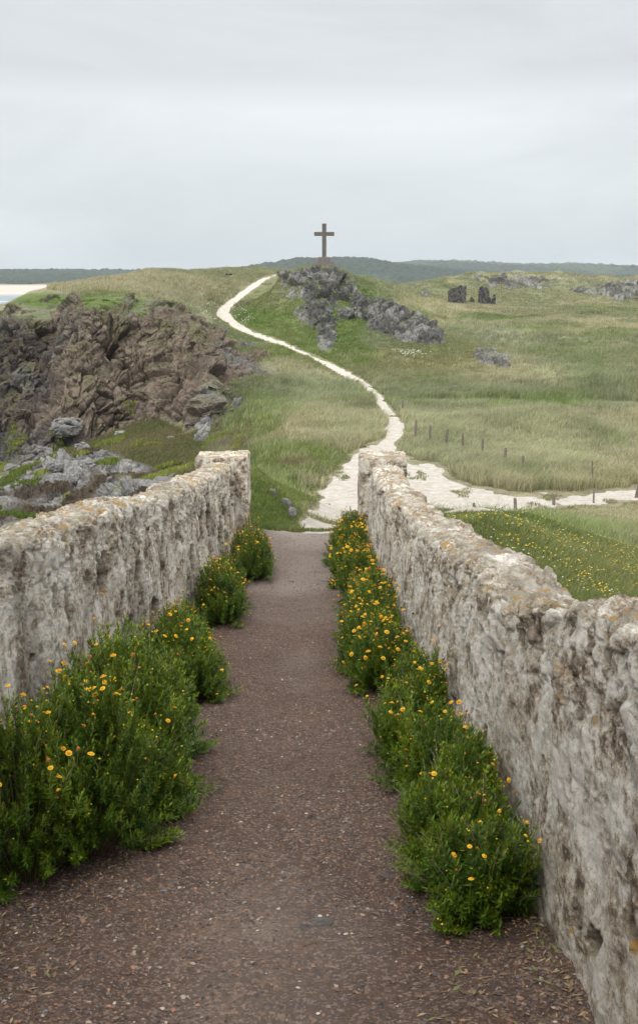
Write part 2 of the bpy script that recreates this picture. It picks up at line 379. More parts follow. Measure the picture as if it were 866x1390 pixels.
# ------------------------------------------------------------------ the white path outline (pixel outline laid on the land)
PATH = [(486, 729), (405, 729), (405, 712), (411, 700), (426, 688), (438, 660), (452, 640), (474, 620), (500, 604), (520, 592), (523, 575), (516, 557), (500, 535), (478, 519), (450, 503), (420, 486), (380, 469), (340, 456), (315, 444), (292, 428), (296, 418), (318, 402), (340, 386), (355, 377), (378, 371.5),
        (374, 374.5), (362, 380), (348, 391), (330, 404), (316, 416), (312, 425), (322, 436), (345, 450), (385, 463), (423, 481), (455, 494), (490, 513), (515, 532), (532, 555), (548, 574), (550, 590), (538, 602), (540, 616), (560, 624), (600, 634), (612, 646), (640, 658), (690, 668), (760, 671), (840, 665), (980, 656),
        (980, 671), (866, 680), (790, 687), (740, 693), (690, 697), (640, 697), (560, 699), (510, 715)]
def path_sd(x, y, z):
    px, py = proj(x, y, z)
    k = np.clip(1500/np.maximum(y, 1), 6, 60)
    n = fbm(x*.9, y*.9, 0*x, 4, 61)
    sd = polysd(PATH, px, py*1.0)
    # crude metric: pixels vertical compress with distance
    return sd/k + .10 + n*np.where(y < 70, .28, .15)

# ------------------------------------------------------------------ terrain
nc, nr = 760, 760
tt = np.concatenate([np.linspace(-3, -.62, 40, endpoint=False), np.linspace(-.62, .62, nc-80), np.linspace(.62, 3, 41)[1:]]); nc = len(tt)
yy = np.concatenate([np.linspace(-6, 17, 80, endpoint=False), np.exp(np.linspace(math.log(17), math.log(1200), nr))]); nr = len(yy)
Xg = tt[None]*(yy[:, None]+8); Yg = np.repeat(yy[:, None], nc, 1)
X, Y = Xg.ravel(), Yg.ravel()
Z, SDN, RP = H(X, Y, full=True)
Z = np.where((Y > 560), Z*(1-sst(560, 800, Y))+sst(560, 800, Y)*np.where(X < 0, -22, -13), Z)
cols = land_col(X, Y, Z)
lf = (sst(-6.5, -10, Z+fbm(X*.2, Y*.2, 0*X, 3, 77))*sst(-20, -26, X))[:, None]; cols = cols+(np.array((.085, .072, .062))-cols)*lf
Z = Z+lf[:, 0]*1.6*fbm(X*.35, Y*.35, 0*X, 4, 79)
psd = path_sd(X, Y, Z)
cols = cols+(np.array((.30, .26, .17))-cols)*(sst(-.10, .05, psd)*.5)[:, None]
inside = sst(.15, .6, psd)
Zt = Z-.14*inside - (1.6*sst(-2.4, -1.4, SDN)+4*sst(-1.4, .6, SDN))*sst(130, 112, Y)*sst(66, 74, Y) - .10*sst(1.9, 1.6, np.abs(X+.25))*sst(20.5, 19.5, Y)
SHORE = [P(*q)[:2] for q in ((-120, 640, 80), (30, 640, 78), (120, 612, 84), (175, 640, 72), (260, 640, 64), (230, 700, 50), (100, 730, 45), (-150, 760, 45))]
def shore_m(x, y): return sst(-1.5, 2.5, polysd(SHORE, x, y))
Zt = Zt-1.0*shore_m(X, Y)
ground = mesh_np('ground', np.stack([X, Y, Zt], 1), gridf(nr, nc), M_ground, cols)
tag(ground, kind='structure')

# white path sheet
ny, nx = 900, 620
py_ = np.exp(np.linspace(math.log(19.2), math.log(215), ny)); pt = np.linspace(-.12, .36, nx)
Xp = (pt[None]*py_[:, None]).ravel(); Yp = np.repeat(py_, nx)
Zp = H(Xp, Yp); sdp = path_sd(Xp, Yp, Zp)
keep = sdp > -.02
Zp = Zp+.012+.02*fbm(Xp*2, Yp*2, 0*Xp, 3, 5)-.06*sst(.35, 0, sdp)
q = gridf(ny, nx); q = q[keep[q].all(1)]
used = np.unique(q); rm = np.zeros(ny*nx, int); rm[used] = np.arange(len(used))
tag(mesh_np('white_path', np.stack([Xp, Yp, Zp], 1)[used], rm[q], M_white), kind='structure')

# ------------------------------------------------------------------ rocky headland and outcrops
def blocks(x, y, z, s, seed, sl=(1, 1, .42), tilt=.45):
    xr = x + z*tilt*-1
    f1, f2, cid, tl = worley(xr/s*sl[0], y/s*sl[1], z/s*sl[2], seed, True)
    return (cid-.5)*.8 + tl*.85 - np.exp(-(f2-f1)*20)*.6 - .1*f1
def rock_patch(name, X2, Y2, Z2, m, amp, scale, colfn, sink=.5, seed=3, tilt=.45):
    nr_, nc_ = X2.shape
    Pn = np.stack([X2, Y2, Z2], -1)
    du = np.gradient(Pn, axis=1); dv = np.gradient(Pn, axis=0); n = np.cross(du, dv); n /= np.linalg.norm(n, axis=-1, keepdims=True)+1e-9
    x, y, z = X2.ravel(), Y2.ravel(), Z2.ravel(); mm = m.ravel()
    wx = x+.16*scale*fbm(x/scale, y/scale, z/scale, 2, seed+50); wz = z+.16*scale*fbm(x/scale, y/scale, z/scale, 2, seed+60)
    d = np.zeros(x.shape); id_ = mm > .01
    xx, y3, zz = wx[id_], y[id_], wz[id_]
    d[id_] = amp*(blocks(xx, y3, zz, scale, seed, tilt=tilt)+(.5)*blocks(xx, y3, zz, scale*.36, seed+7, tilt=tilt)+.24*blocks(xx, y3, zz, scale*.14, seed+13, tilt=tilt))
    d = d*mm
    nn = n.reshape(-1, 3).copy(); nn[:, 2] *= .7
    V = Pn.reshape(-1, 3)+nn*d[:, None]
    V[:, 2] -= sink*(1-sst(0, .12, mm)) if sink else 0
    P2 = V.reshape(nr_, nc_, 3)
    a = np.cross(np.gradient(P2, axis=1), np.gradient(P2, axis=0)); a /= np.linalg.norm(a, axis=-1, keepdims=True)+1e-9
    c = colfn(V, a.reshape(-1, 3), mm, n.reshape(-1, 3))
    return mesh_np(name, V, gridf(nr_, nc_), M_rock, c, smooth=False)
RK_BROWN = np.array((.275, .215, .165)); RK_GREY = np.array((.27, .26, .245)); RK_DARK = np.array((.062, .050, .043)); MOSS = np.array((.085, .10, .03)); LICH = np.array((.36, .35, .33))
# headland
hy = np.concatenate([np.linspace(70, 116, 560, endpoint=False), np.linspace(116, 150, 130)]); ht = np.linspace((-110-433)/F, (378-433)/F, 680)
Y2 = np.repeat(hy[:, None], len(ht), 1); X2 = ht[None]*1.02*(Y2)
Zq = H(X2, Y2)
arc = np.cumsum(np.sqrt(np.diff(Y2, axis=0, prepend=Y2[:1])**2+(1.1*np.diff(Zq, axis=0, prepend=Zq[:1]))**2), 0)
kq = np.ones(25)/25; arc = np.apply_along_axis(lambda v_: np.convolve(np.pad(v_, 12, mode='edge'), kq, 'valid'), 1, arc)
Y2 = np.stack([np.interp(np.linspace(0, arc[-1, j], 760), arc[:, j], hy) for j in range(len(ht))], 1); X2 = ht[None]*1.02*Y2
Zh, sdn, rp = H(X2, Y2, full=True)
e_ = .15; slope = np.sqrt(((H(X2+e_, Y2)-Zh)/e_)**2+((H(X2, Y2+e_)-Zh)/e_)**2)
nz = fbm(X2*.25, Y2*.25, Zh*.25, 4, 71)
TOPGREEN = polysd([P(*q)[:2] for q in ((180, 408, 118), (190, 440, 106), (225, 436, 108), (262, 415, 118), (230, 405, 125))], X2, Y2)
rk = sst(.28, .5, slope+.22*nz)*sst(-1.2, .3, sdn)*sst(136, 122, Y2)
rk = np.maximum(rk, sst(-.9, .4, sdn)*sst(14, 9, sdn+4*nz)*sst(130, 118, Y2)*(.9))
rk = rk*(1-.8*sst(-.5, 1, TOPGREEN))
edge = sst(-3.4, -2.4, sdn)*sst(146, 138, Y2)
def hcol(V, nrm, mm, n0):
    x, y, z = V.T; px, py = proj(x, y, z)
    g = land_col(x, y, z)
    n = fbm(x*.5, y*.5, z*.5, 4, 81); n2 = fbm(x*.16, y*.16, z*.16, 3, 83)
    c = RK_BROWN+(RK_GREY-RK_BROWN)*sst(-.1, .5, n2)[:, None]
    c = c*(1+.45*n[:, None])
    low = sst(-11, -13.5, z+1.5*n)
    c = c+(RK_GREY*1.1-c)*(low*.8)[:, None]
    wet_and_shade = sst(-18, -30, x+5*n+3*n2)*sst(-2.6, -6, z+n*2); c = c+(RK_DARK-c)*(wet_and_shade*.85)[:, None]  # wet low rock, plus gully shade painted into the colour up the left face
    up = sst(.55, .8, nrm[:, 2]+.3*n)
    c = c+(MOSS-c)*(up*.75*sst(-.35, .15, n+.25*(z+7)/6))[:, None]
    veg = sst(-5.5, -2.5, z+2.5*n)*sst(.0, .35, n2+n)*.8; c = c+(OLIVE*.85-c)*veg[:, None]
    gr = sst(.55, .25, mm.ravel()+.25*n)
    return c+(g-c)*gr[:, None]
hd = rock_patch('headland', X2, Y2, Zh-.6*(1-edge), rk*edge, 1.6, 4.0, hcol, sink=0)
tag(hd, kind='structure')
# rocky shore below
sy = np.linspace(40, 92, 420); st = np.linspace(-.37, -.06, 420)
Y2 = np.repeat(sy[:, None], len(st), 1); X2 = st[None]*Y2; Zs = H(X2, Y2)
m = shore_m(X2, Y2); gapn = fbm(X2*.18, Y2*.18, 0*X2, 3, 91)
def scol(V, nrm, mm, n0):
    x, y, z = V.T; n = fbm(x*.5, y*.5, z*.5, 4, 81); n2 = fbm(x*.2, y*.2, z*.2, 3, 93)
    c = RK_GREY*1.15*(1+.5*n[:, None]); c = c+(BROWN*.7-c)*sst(-.1, .3, n2)[:, None]
    gn = fbm(x*.45, y*.45, z*.1, 3, 97)
    c = c+(np.array((.19, .22, .035))-c)*(sst(.28, .42, gn)*.9)[:, None]
    return c
_, sdS, _ = H(X2, Y2, full=True)
sh = rock_patch('rocky_shore', X2, Y2, Zs+.25*m-.25-9*sst(-2.5, -1, sdS), sst(-1.2, -2.4, sdS)*m*(.45+.55*sst(-.3, .3, gapn)), 1.2, 2.0, scol, sink=1.2, seed=23, tilt=.8)
tag(sh, kind='structure')

def ccol(V, nrm, mm, n0):
    x, y, z = V.T; n = fbm(x*.6, y*.6, z*.6, 4, 101); n2 = fbm(x*.25, y*.25, z*.25, 3, 103)
    c = RK_GREY*.62*(1+.6*n[:, None]); c = c+(LICH*1.1-c)*(sst(-.05, .3, n2+.3*n)*.8)[:, None]
    c = c+(MOSS*1.25-c)*(sst(.72, .9, nrm[:, 2]+.2*n)*.7)[:, None]
    gr = sst(.25, .08, mm.ravel()); g = land_col(x, y, z); return c+(g-c)*gr[:, None]
def outcrop(name, label, poly, res, amp, scale, raise_=.5, group=None, seed=5, holes=None, soft=1.5, colfn=ccol, tilt=.25):
    pl = [hit(px, py, y0) for px, py, y0 in poly]
    pp = [q[:2] for q in pl]; a = np.array(pp); x0, y0 = a.min(0)-2.5; x1, y1 = a.max(0)+2.5
    nx_, ny_ = max(12, int((x1-x0)/res)), max(12, int((y1-y0)/(res*1.0)))
    gx_, gy_ = np.meshgrid(np.linspace(x0, x1, nx_), np.linspace(y0, y1, ny_))
    z = H(gx_, gy_); sd = polysd(pp, gx_, gy_)+.9*soft*fbm(gx_*.35, gy_*.35, 0*gx_, 4, seed+9)
    m_ = sst(-.2*soft, .8*soft, sd)
    if holes is not None: m_ = m_*sst(-.6, -.38, fbm(gx_*holes, gy_*holes, 0*gx_, 3, seed+19))
    z2 = z+raise_*m_
    o = rock_patch(name, gx_, gy_, z2, m_, amp, scale, colfn, sink=.55, seed=seed, tilt=tilt)
    c = a.mean(0); base = np.array([c[0], c[1], float(H(c[0:1], c[1:2])[0])])
    me = o.data; co = np.empty(len(me.vertices)*3, np.float32); me.vertices.foreach_get('co', co); co = co.reshape(-1, 3)-base.astype(np.float32); me.vertices.foreach_set('co', co.ravel()); o.location = base; me.update()
    return tag(o, label, 'rock', group)
Yc = 100
outcrop('rock_outcrop', 'large grey craggy outcrop covering the hill just below the stone cross', [(q[0], q[1], 125) for q in
        ((374, 388), (392, 377), (412, 368.5), (452, 368.5), (472, 377), (494, 390), (520, 410), (560, 430), (598, 447), (605, 466), (580, 470), (540, 464), (505, 450), (482, 432), (466, 436), (455, 446), (452, 466), (436, 470), (432, 448), (412, 440), (402, 424), (412, 408), (388, 408), (376, 398))], .14, 1.6, 2.6, .9, holes=.16)
small = [((641, 480), (662, 477), (690, 490), (694, 500), (665, 499), (645, 493)), ((429, 462), (446, 458), (455, 470), (447, 482), (432, 477)), ((316, 548), (330, 545), (336, 562), (322, 566), (312, 560))]
labs = ['grey lichen-spotted rock outcrop at the right foot of the cross hill', 'small pile of grey stones on green turf straight below the cross', 'small grey rock poking from turf right of the brown headland']
for s_, l_ in zip(small, labs):
    outcrop('rock_outcrop', l_, [(a, b, 75) for a, b in s_], .12, .7, 1.3, .5, soft=.6, seed=31)
outcrop('rock_outcrop', 'pale grey cracked rock slab at the foot of the brown headland', [(a, b, 60) for a, b in ((262, 600), (268, 578), (277, 566), (288, 570), (290, 585), (280, 600))], .1, .8, 1.3, .5, soft=.5, seed=37,
        colfn=lambda V, nrm, mm, n0: np.clip(LICH[None]*.95*(1+.4*fbm(V[:, 0], V[:, 1], V[:, 2], 3, 5))[:, None], 0, 1))
outcrop('rock_outcrop', 'low dark rock band along the crest of the right-hand dune', [(a, b, 300) for a, b in ((615, 379), (700, 377), (752, 380), (740, 392), (690, 394), (650, 386))], .5, 2.2, 4, .9, holes=.05, seed=41, soft=3)
outcrop('rock_outcrop', 'broad grey rock ridge on the dunes at the right edge', [(a, b, 250) for a, b in ((762, 404), (775, 390), (830, 386), (900, 390), (900, 408), (840, 408), (800, 400))], .45, 2.2, 4, 1.0, holes=.06, seed=43, soft=3)
outcrop('rock_outcrop', 'small pale rock on the dune slope left of the ruin', [(a, b, 250) for a, b in ((562, 404), (570, 399), (584, 400), (586, 406), (570, 408))], .4, 1.2, 2.5, .6, seed=47, soft=2)

# ------------------------------------------------------------------ sea, beach, far woods
def plane(name, x0, x1, y0, y1, z, mat, nx_=60, ny_=60, fn=None):
    gx_, gy_ = np.meshgrid(np.linspace(x0, x1, nx_), np.linspace(y0, y1, ny_)); zz = np.full(gx_.shape, float(z))
    if fn: zz = fn(gx_, gy_)
    return mesh_np(name, np.stack([gx_.ravel(), gy_.ravel(), zz.ravel()], 1), gridf(ny_, nx_), mat)
m, nt, b = new_mat("sea_water"); b.inputs['Base Color'].default_value = (.16, .22, .24, 1); b.inputs['Roughness'].default_value = .25
n = noise(nt, .08, 8, .7, stretch=(.35, 1, 1)); bump(nt, b, n, .6, 1.0)
foam = ramp(nt, noise(nt, .012, 6, .6, stretch=(.25, 1.6, 1)), [(.56, 0), (.62, 1)])
c = mix(nt, foam, (.17, .23, .25), (.62, .64, .64)); nt.links.new(c, b.inputs['Base Color'])
tag(plane('sea', -9000, 1500, 20, 9500, -16, m, 4, 4), kind='structure')
M_sand = mat_flat('beach_sand', (.50, .40, .31), .95, sc_=.05, bmp=.5)
def beach_z(x, y):
    return -16.5+(y-1180-np.where(x > -300, 0, 0))*.0068 + 3.5*sst(1850, 2050, y+60*fbm(x*.004, y*.004, 0*x, 3, 7))*(1+.6*fbm(x*.02, y*.02, 0*x, 3, 8)) + .3*fbm(x*.004, y*.01, 0*x, 3, 6)
M_beach, ntb, bb = new_mat('beach_and_dunes')
geo = ntb.nodes.new('ShaderNodeNewGeometry'); sx = N(ntb, 'ShaderNodeSeparateXYZ'); ntb.links.new(geo.outputs['Position'], sx.inputs[0])
mr = N(ntb, 'ShaderNodeMapRange', ins={1: -9.8, 2: -8.3}); ntb.links.new(sx.outputs[2], mr.inputs[0])
cc = mix(ntb, ramp(ntb, noise(ntb, .02, 5, .6), [(.35, 0), (.65, 1)]), (.50, .42, .36), (.60, .50, .41))
dd = mix(ntb, ramp(ntb, noise(ntb, .03, 6, .7), [(.4, 0), (.6, 1)]), (.20, .17, .11), (.36, .30, .23))
ntb.links.new(mix(ntb, mr.outputs[0], cc, dd), bb.inputs['Base Color'])
tag(plane('beach', -4000, 400, 1180, 2600, -16, M_beach, 500, 160, beach_z), kind='structure')
plain = plane('coastal_plain', -100, 6000, 1100, 3200, -13, mat_flat('rough_pasture', (.12, .14, .06), .95, sc_=.05, bmp=.5), 60, 40, lambda x, y: -13.5+0*x)
tag(plain, kind='structure')

M_wood = mat_vcol('pine_canopy', .95, 0, .05)
def wood(name, label, prof, Y0, Y1, px0, px1, seed, tree=9, nx_=1300, ny_=70, base=-12, tint=1.0):
    px_ = np.linspace(px0, px1, nx_); v = np.linspace(0, 1, ny_)
    top = np.interp(px_, [p[0] for p in prof], [p[1] for p in prof])
    ztop = np.array([P(px_[i], top[i], Y1)[2] for i in range(nx_)])
    Y2 = Y0+(Y1-Y0)*v[:, None]+0*px_[None]; X2 = (px_[None]-433)/F*Y2
    s = np.clip(v[:, None]*1.04, 0, 1)
    Z2 = base+(ztop[None]-base)*(s**1.15) - 0*X2
    Z2 = Z2+.15*(ztop[None]-base)*fbm(X2*.0022, Y2*.0022, 0*X2, 4, seed)*np.sin(np.pi*s)*2.0
    f1, f2, cid = worley(X2.ravel()/tree, Y2.ravel()/tree, 0*X2.ravel(), seed)
    Z2 = Z2+(tree*.55*np.clip(1-f1, 0, 1)+tree*.35*(cid-.5)).reshape(Z2.shape) - tree*.3
    # back slope
    Yb = Y1+np.array([60, 400])[:, None]+0*px_[None]; Xb = (px_[None]-433)/F*Yb; Zb = np.stack([Z2[-1]-15, Z2[-1]*0+base])
    X2 = np.vstack([X2, Xb]); Y2 = np.vstack([Y2, Yb]); Z2 = np.vstack([Z2, Zb])
    big = fbm(X2.ravel()*.004, Y2.ravel()*.004, 0*X2.ravel(), 4, seed+3); fid = np.concatenate([cid, np.zeros(2*nx_)])
    c = np.array((.024, .042, .024))[None]*tint*(1+.6*big[:, None])*(.7+.6*fid[:, None])
    c = c+(np.array((.085, .11, .045))-c)*(sst(.15, .45, big)*.5)[:, None]
    o = mesh_np(name, np.stack([X2.ravel(), Y2.ravel(), Z2.ravel()], 1), gridf(X2.shape[0], nx_), M_wood, c, smooth=False)
    tag(o, label, 'forest', kind='stuff')
wood('pine_forest', 'dark band of pine forest behind the pale beach on the left', [(-500, 362), (0, 365.5), (100, 365.5), (200, 366), (330, 366), (450, 368)], 2080, 2700, -600, 470, 3, 11, 1300, 60, base=-7)
wood('wooded_hillside', 'nearest wooded hill behind the stone cross', [(290, 372), (330, 363), (370, 356), (405, 350.5), (440, 351), (480, 350.5), (500, 351), (530, 357), (570, 361), (620, 366), (700, 372), (1200, 380)], 1500, 2500, 280, 1200, 13, 13, 1300, 80)
wood('wooded_hillside', 'middle wooded hill rising behind the right-hand dunes', [(480, 368), (530, 357), (560, 354.5), (600, 354), (640, 357), (680, 360), (730, 360), (770, 359), (866, 362), (1000, 360), (1300, 356)], 2600, 3400, 450, 1300, 17, 15, 1100, 60)
wood('wooded_hillside', 'farthest hazy wooded ridge on the right skyline', [(500, 364), (560, 353.5), (620, 353), (660, 355.5), (720, 358.5), (775, 357), (820, 359), (866, 361), (1000, 358), (1400, 352)], 3700, 4600, 500, 1400, 19, 18, 900, 50)

# ------------------------------------------------------------------ walls
def wall_piece(name, inner, sgn, thick, hfun, y0, y1, seed, parent=None, ny_=900, holes=(), lean=.05, top_r=.12, base_off=.12):
    ys = y0+(y1-y0)*(np.exp(np.linspace(0, 1, ny_)*2.0)-1)/(math.e**2-1)
    a, bq, c = 190, 70, 26
    pr = []   # section: (offset from inner face outward, height fraction, extra)
    for t in np.linspace(0, 1, a, endpoint=False): pr.append((0+lean*(t), t*(1-.10)))
    for t in np.linspace(0, 1, bq, endpoint=False):
        ang = t*math.pi; w = .5-.5*math.copysign(abs(math.cos(ang))**.55, math.cos(ang)); pr.append((lean+w*(thick-2*lean), .90+.10*math.sin(ang)**.5))
    for t in np.linspace(1, 0, c): pr.append((thick-lean*t, .9*t))
    pr = np.array(pr); nv = len(pr)
    Yw = np.repeat(ys[:, None], nv, 1); off = pr[None, :, 0]; hf = pr[None, :, 1]
    hh = hfun(ys)[:, None]; base = zg(ys)[:, None]-base_off
    xin = inner(ys)[:, None]
    topw = sst(.6, .95, hf)
    Xw = xin+sgn*off; Zw = base+hf*(hh+base_off)
    wob = .04*fbm(Yw*.9, hf*2+0*Yw, 0*Yw+seed, 3, seed)
    Pn = np.stack([Xw, Yw, Zw], -1)
    n = np.cross(np.gradient(Pn, axis=0), np.gradient(Pn, axis=1))*-sgn*-1
    n /= np.linalg.norm(n, axis=-1, keepdims=True)+1e-9
    if (n[:, 5, 0].mean())*sgn > 0: n = -n
    x, y, z = Xw.ravel(), Yw.ravel(), Zw.ravel()
    f1, f2, cid, tl = worley(x/.17, y/.24, z/.15, seed+5, True); g1, g2, gid = worley(x/.07, y/.08, z/.09, seed+8)
    ed = np.exp(-(f2-f1)*14)
    rub = (.026*(cid-.5)+.022*tl-.022*ed)*(.08+.55*topw.repeat(ny_, 0).ravel())
    rub2 = (.010*(gid-.5)-.010*np.exp(-(g2-g1)*6))*(.35+1.3*np.repeat(topw, ny_, 0).ravel())
    pl = fbm(x*2.2, y*2.2, z*1.1, 5, seed+12)
    step = .014*sst(-.05, .03, pl)+.010*sst(.18, .24, pl)
    strk =   .009*fbm(x*8, y*6, z*7.0, 4, seed+15)+(.007+.012*np.repeat(topw, ny_, 0).ravel())*fbm(x*24, y*24, z*17, 4, seed+16, .7)
    d = wob.ravel()+rub+rub2+step+strk+np.repeat(topw, ny_, 0).ravel()*.045*fbm(x*2.6, y*2.6, z*2.6, 4, seed+20)
    hole = np.zeros(x.shape)
    for hy, hz, ry, rz in holes:   # hz = height above ground
        hg = z-zg(y); dd = np.sqrt(((y-hy)/ry)**2+((hg-hz)/rz)**2)+.5*fbm(y*14, z*8, x*0, 3, seed+33)
        hole = np.maximum(hole, sst(1.05, .8, dd))
    face = (np.repeat(hf, ny_, 0).ravel() < .88)
    pits = sst(.50, .56, fbm(y*6, z*5, x*3, 4, seed+40))*face
    hole = np.maximum(hole, pits*.9)
    # stone showing at the foot and around the broken top
    expo = sst(.28, .40, fbm(x*1.6, y*1.6, z*1.6, 4, seed+44)-.25*sst(.25, 0, np.repeat(hf, ny_, 0).ravel())*-1)
    pock = sst(.22, .34, fbm(x*15, y*12, z*15, 3, seed+60))*(.5+.5*sst(-.2, .3, fbm(x*2, y*2, z*2, 2, seed+61)))
    d = d-.075*hole-.006*expo-.007*pock
    V = Pn.reshape(-1, 3)+n.reshape(-1, 3)*d[:, None]
    k = np.clip(hole+expo*.4+pock*.35, 0, 1)
    # end caps
    Fq = gridf(ny_, nv)
    if sgn < 0: Fq = Fq[:, ::-1]
    caps = []
    Vl = [V]; base_i = len(V)
    for row in (0, ny_-1):
        ring = np.arange(nv)+row*nv; ctr = V[ring].mean(0); Vl.append(ctr[None]); ci = base_i; base_i += 1
        caps.append(np.stack([ring, np.roll(ring, -1), np.full(nv, ci)], 1))
    V = np.vstack(Vl); k = np.concatenate([k, [0, 0]])
    loc = (float(inner(np.array([y0]))[0]), y0, float(zg(y0)))
    return mesh_np(name, V, [Fq, np.vstack(caps)], M_wall, np.repeat(k[:, None], 3, 1), True, parent)
def pillar(name, x0, x1, y0, y1, h, seed, parent):
    """squared end pillar: closed rounded box with rubble relief"""
    n = 60; V = []; Fs = []
    g = np.linspace(-1, 1, n)
    cx, cy = (x0+x1)/2, (y0+y1)/2; zb = float(zg(cy))-.25; zt = float(zg(cy))+h; cz = (zb+zt)/2
    S = np.array([(x1-x0)/2, (y1-y0)/2, (zt-zb)/2]); off = 0
    A, Bq = np.meshgrid(g, g)
    for ax in range(3):
        for s in (-1, 1):
            q = np.zeros((n*n, 3)); q[:, ax] = s; q[:, (ax+1) % 3] = A.ravel(); q[:, (ax+2) % 3] = Bq.ravel()
            f = gridf(n, n)+off
            if s < 0: f = f[:, ::-1]
            V.append(q); Fs.append(f); off += n*n
    q = np.vstack(V); r = .035
    p = q*S; inner_ = np.clip(p, -(S-r), S-r); dlt = p-inner_; L = np.linalg.norm(dlt, axis=1, keepdims=True)
    nrm = dlt/np.maximum(L, 1e-6); p = inner_+nrm*r
    p = p+np.array([cx, cy, cz])
    x, y, z = p.T
    f1, f2, cid = worley(x/.2, y/.2, z/.17, seed)
    pl = fbm(x*2.2, y*2.2, z*1.1, 5, seed+12)
    d = .016*(cid-.5)-.016*np.exp(-(f2-f1)*9)+.014*fbm(x*24, y*24, z*15, 4, seed+31, .7)+.018*fbm(x*2, y*2, z*2, 3, seed+2)+.014*sst(-.05, .03, pl)+.012*fbm(x*10, y*10, z*3, 4, seed+3)
    p = p+nrm*d[:, None]*.8
    e = sst(.2, .34, fbm(x*1.8, y*1.8, z*1.5, 4, seed+7))*.6
    o = mesh_np(name, p, np.vstack(Fs), M_wall, np.repeat(e[:, None], 3, 1), True, parent)
    return o
def rin(y): return .79+.05*np.exp(-((y-3)/1.2)**2)+.03*vnoise(y*.8, 0*y, 0*y, 3)
def lin(y): return -1.34+.03*vnoise(y*.8, 0*y, 0*y+5, 4)+np.where(y > 12, 0, .0)
def rh(y): return np.interp(y, [0, 2.4, 3.6, 4.2, 4.7, 6, 8, 9.6, 13, 16, 19], [1.2, 1.2, 1.2, 1.14, 1.10, 1.14, 1.12, 1.14, 1.2, 1.27, 1.3])+.05*fbm(y*1.6, 0*y, 0*y, 4, 71)
def lh(y): return np.interp(y, [0, 4, 6, 7, 8.7, 12, 14, 16, 19], [1.36, 1.38, 1.38, 1.41, 1.39, 1.36, 1.37, 1.34, 1.34])+.04*fbm(y*1.5, 0*y, 0*y, 4, 77)
wl = empty('stone_wall', (-1.6, 9.0, float(zg(9))))
tag(wl, 'weathered whitewashed stone wall on the left of the brown path, with deep vertical holes', 'wall', 'old whitewashed walls flanking the path')
wr = empty('stone_wall', (1.05, 9.0, float(zg(9))))
tag(wr, 'weathered whitewashed stone wall on the right of the brown path, running out of the lower right corner', 'wall', 'old whitewashed walls flanking the path')
def inv(o, root): o.location = (-root.location[0], -root.location[1], -root.location[2]); return o
LHOLES = [(7.0, .97, .20, .17), (8.3, .87, .17, .12), (9.6, .75, .18, .26), (7.9, .48, .13, .10), (8.9, .40, .12, .14), (11.5, .6, .22, .2), (12.6, .85, .3, .25), (13.6, .88, .35, .3), (14.6, .5, .3, .3), (15.4, .8, .35, .28), (16.4, .6, .4, .3), (17.3, .9, .4, .35), (10.6, .95, .2, .1), (5.6, 1.0, .08, .07)]
RHOLES = [(8.9, .35, .05, .12), (3.4, .86, .045, .04), (3.9, .55, .03, .03), (3.0, .95, .05, .03), (2.7, .42, .06, .08), (6.2, .9, .05, .05), (12, .6, .06, .15), (14, .7, .08, .2), (4.8, .8, .03, .05), (3.0, .22, .07, .06)]
inv(wall_piece('wall_body', lin, -1, .52, lh, -2.0, 18.35, 11, wl, 950, LHOLES), wl)
inv(wall_piece('wall_body', rin, 1, .52, rh, -2.0, 18.35, 29, wr, 1050, RHOLES, lean=.05), wr)
inv(pillar('end_pillar', -2.05, -1.19, 18.0, 18.75, 1.46, 7, wl), wl)
inv(pillar('end_pillar', .68, 1.45, 18.0, 18.75, 1.46, 17, wr), wr)
def rock_mesh(name, loc, size, seed, mat, col, parent=None, sub=4):
    import bmesh
    bm = bmesh.new(); bmesh.ops.create_icosphere(bm, subdivisions=sub, radius=1)
    v = np.array([q.co[:] for q in bm.verts]); f = np.array([[q.index for q in t.verts] for t in bm.faces]); bm.free()
    vv = np.sign(v)*np.abs(v)**.75; s = np.array(size)
    p = vv*s; q = v*2.2+seed*3.1
    f1, f2, cid = worley(q[:, 0]*.8, q[:, 1]*.8, q[:, 2]*.8, seed)
    d = 1+.30*(cid-.5)-.16*np.exp(-(f2-f1)*6)+.14*fbm(q[:, 0], q[:, 1], q[:, 2], 4, seed)
    p = p*d[:, None]; a = seed*1.7
    c_, s_ = math.cos(a), math.sin(a); p = np.stack([p[:, 0]*c_-p[:, 1]*s_, p[:, 0]*s_+p[:, 1]*c_, p[:, 2]], 1)
    n = fbm(q[:, 0]*2, q[:, 1]*2, q[:, 2]*2, 3, seed)
    cc = np.array(col)[None]*(1+.4*n[:, None])
    o = mesh_np(name, p, f, mat, cc, False, parent); o.location = loc; return o
# ------------------------------------------------------------------ brown path
gy = np.concatenate([np.linspace(-3, 2.2, 40, endpoint=False), np.exp(np.linspace(math.log(2.2), math.log(20.4), 700))]); gx = np.linspace(-1.75, 1.35, 330)
Yb = np.repeat(gy[:, None], len(gx), 1); Xb = np.repeat(gx[None], len(gy), 0)
def path_z(x, y):
    z = H(x, y, detail=False)
    n = fbm(x*1.2, y*1.2, 0*x, 4, 201)
    return z+.03*n+.026*fbm(x*5, y*4, 0*x, 4, 203)+.05*sst(.75, 1.15, np.abs(x+.28))-.02*np.exp(-((x+.2)/.4)**2)
Zb = path_z(Xb, Yb)+.006*fbm(Xb*22, Yb*22, 0*Xb, 3, 205)
Zb = np.where(Yb > 19.2, Zb-.08*sst(19.6, 20.4, Yb), Zb)
pale = sst(12.3, 13.3, Yb+.6*fbm(Xb*2, Yb*2, 0*Xb, 3, 207))*.30*sst(.9, .5, np.abs(Xb+.2))+sst(16.5, 18.5, Yb)*.18
